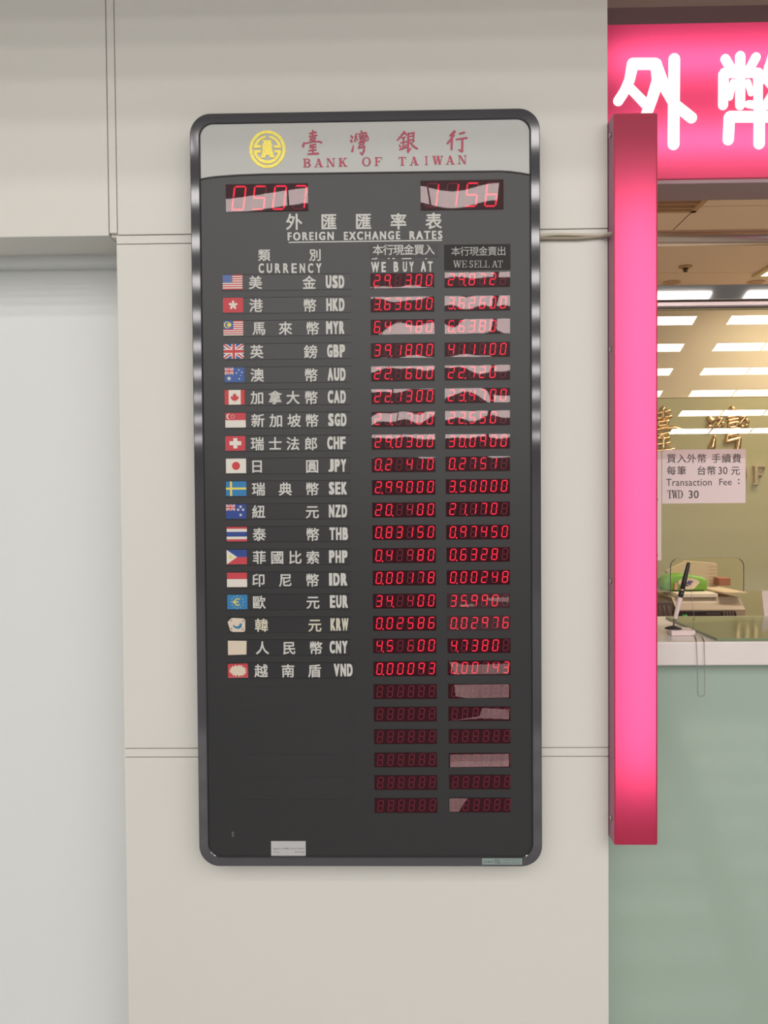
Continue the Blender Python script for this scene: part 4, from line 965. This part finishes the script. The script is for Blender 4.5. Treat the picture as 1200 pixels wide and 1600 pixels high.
# dark tray at the left
x0, zt1 = dp_(1012, 934, YD-.02); x1, _ = dp_(1057, 940, YD-.02)
tr = thing('desk_tray', 'dark desk tray with a clear cover left of the grey machine', 'tray', ((x0+x1)/2, YD+.1, zdesk))
mb = MB(); mb.box(x0, x1-.012, YD-.02, YD+.22, zdesk+.0, dp_(1040, 940, YD-.02)[1], 0, .004); mb.build('tray', mat('tray_dark', (96, 78, 72), .4), tr)
mb = MB(); Lr = []
for i in range(9):
    t = i/8*math.pi/2; Lr.append([(x0+(x1-.014-x0)*math.sin(t)*.98, YD-.015, dp_(1040, 940, YD-.02)[1]+.0+.022*math.cos(t)), (x0+(x1-.014-x0)*math.sin(t)*.98, YD+.2, dp_(1040, 940, YD-.02)[1]+.022*math.cos(t))])
mb.loops(Lr, 0, False, False); lab(mb.build('clear_cover', clear('cover_plastic', (.92, .9, .88), .12, .05), tr), 'clear curved cover')
mb = MB()
for i in range(3): a = dp_(1030+i*7, 946, YD-.021); b = dp_(1033+i*7, 966, YD-.021); mb.tube([(a[0], YD-.022, a[1]), (b[0], YD-.022, b[1])], .0012, 0, 6)
mb.build('divider', mat('divider_grey', (150, 128, 116), .5), tr)

# gold characters on the office back wall
YW = YB-.014
def gold(name, label, strokes, conv, k, cat='wall letter'):
    mb = MB(); puffy_strokes(mb, [[(x, y, w*1.8) for x, y, w in st] for st in strokes], conv, YW, k)
    o = mb.build(name, BRASS, None, (conv(*strokes[0][0][:2])[0], YW, conv(*strokes[0][0][:2])[1])); tag(o, label, cat); return o
gold('wall_character', 'gold raised character on the back wall half hidden by the pink light box', Z3a[0], lambda x, y: P(1036+(x-247)*.225, 637+(y-75)*.212, YW), .225*S(YW))
gold('wall_character', 'gold raised character on the back wall above the right of the notice', Z3a[1], lambda x, y: P(1144.5+(x-900)*.262, 637+(y-85)*.235, YW), .25*S(YW))
for ch, x, w, lb_ in (('O', 1159, 20, 'gold raised letter O on the back wall at the notice edge'), ('F', 1185, 19, 'gold raised letter F on the back wall at the right edge')):
    mb = MB(); cx, cz = P(x, 742, YW); k = S(YW)
    for i, q in enumerate(serif(ch)): mb.prism([(cx+(a_-.5)*w*k, cz+(b_-.5)*30*k) for a_, b_ in q], YW-.016-i*3e-4, YW)
    o = mb.build('wall_letter', BRASS, None, (cx, YW, cz)); tag(o, lb_, 'wall letter')

# ------------------------------------------------------------------ office ceiling fittings
def onceil(px, py, z=ZC):
    d = ray(px, py); t = (z-CAM.z)/d.z; return Vector((CAM.x+d.x*t, CAM.y+d.y*t, z))
v0 = onceil(1086, 327.5); vt = thing('ceiling_vent', 'square air vent in the office ceiling just below the sign', 'vent', (v0.x-.15, v0.y-.15, ZC))
mb = MB(); VW = .34
mb.box(v0.x-VW, v0.x, v0.y-.02, v0.y, ZC-.012, ZC-.0005); mb.box(v0.x-VW, v0.x, v0.y-VW, v0.y-VW+.02, ZC-.012, ZC-.0005); mb.box(v0.x-.02, v0.x, v0.y-VW, v0.y, ZC-.012, ZC-.0005); mb.box(v0.x-VW, v0.x-VW+.02, v0.y-VW, v0.y, ZC-.012, ZC-.0005)
mb.build('frame', mat('vent_paint', (186, 150, 122), .6), vt)
for i in range(6):
    y = v0.y-.05-i*.045; MB().box(v0.x-VW+.02, v0.x-.02, y, y+.012, ZC-.011, ZC-.001).build('slat', mat('vent_slat', (176, 140, 114), .6), vt)
d0 = onceil(1071, 416); mb = MB()
sp = thing('sprinkler', 'small round ceiling sprinkler between the two steel rails', 'sprinkler', tuple(d0))
def lathe(prof, c, n=20):
    mb = MB(); mb.loops([[(c.x+r*math.cos(k*2*math.pi/n), c.y+r*math.sin(k*2*math.pi/n), c.z+h) for k in range(n)] for r, h in prof], 0, True, True); return mb
lathe([(.032, -.0005), (.032, -.005), (.022, -.009)], d0).build('rosette', mat('fitting_tan', (190, 155, 125), .5), sp)
lab(lathe([(.013, -.0095), (.013, -.016), (.006, -.017), (.006, -.022), (.011, -.0225), (.011, -.026)], d0).build('head', mat('fitting_dark', (74, 50, 40), .4), sp), 'dark sprinkler head')
for px, words in ((1050, 'recessed round downlight left of the sprinkler'), (1181, 'recessed round downlight at the right above the steel channel')):
    d0 = onceil(px, 440.5); dl = thing('downlight', words, 'downlight', tuple(d0), 'office downlights')
    n = 24; mb = MB(); mb.loops([[(d0.x+r*math.cos(k*2*math.pi/n), d0.y+r*math.sin(k*2*math.pi/n), ZC+h) for k in range(n)] for r, h in ((.044, -.0005), (.044, -.005), (.034, -.005), (.031, -.001))], 0, True, False); mb.build('trim_ring', mat('ring_tan', (205, 172, 142), .4), dl)
    mb = MB(); mb.add([(d0.x+.031*math.cos(k*2*math.pi/n), d0.y+.031*math.sin(k*2*math.pi/n), ZC-.0012) for k in range(n)], [list(range(n))]); lab(mb.build('lens', mat('lens_off', (190, 155, 125), .3), dl), 'unlit lens')
# office light panels: one shows at the right edge, the other is added unseen to light the room
def office_light(x, y, lx, ly, label):
    o = thing('office_light', label, 'ceiling light', (x, y, ZC))
    mb = MB(); mb.box(x-.03, x+lx+.03, y-.03, y, ZC-.014, ZC-.0005); mb.box(x-.03, x+lx+.03, y+ly, y+ly+.03, ZC-.014, ZC-.0005); mb.box(x-.03, x, y, y+ly, ZC-.014, ZC-.0005); mb.box(x+lx, x+lx+.03, y, y+ly, ZC-.014, ZC-.0005)
    mb.build('frame', mat('light_frame', (214, 196, 160), .5), o)
    mb = MB(); mb.add([(x, y, ZC-.006), (x+lx, y, ZC-.006), (x+lx, y+ly, ZC-.006), (x, y+ly, ZC-.006)], [(0, 1, 2, 3)]); mb.build('diffuser', glow('office_diffuser', (1., .86, .66), OFFICE_LIGHT), o)
e0 = onceil(1183, 430.5); office_light(e0.x, e0.y-.24, 1.1, .2, 'lit panel light in the office ceiling at the right edge')
office_light(1.35, .75, 1.1, .25, 'unseen panel light added above the counter to brighten the office')

# ------------------------------------------------------------------ tidy
bpy.data.objects.remove(_to)
for o in bpy.data.objects:
    if '_o' in o: del o['_o']
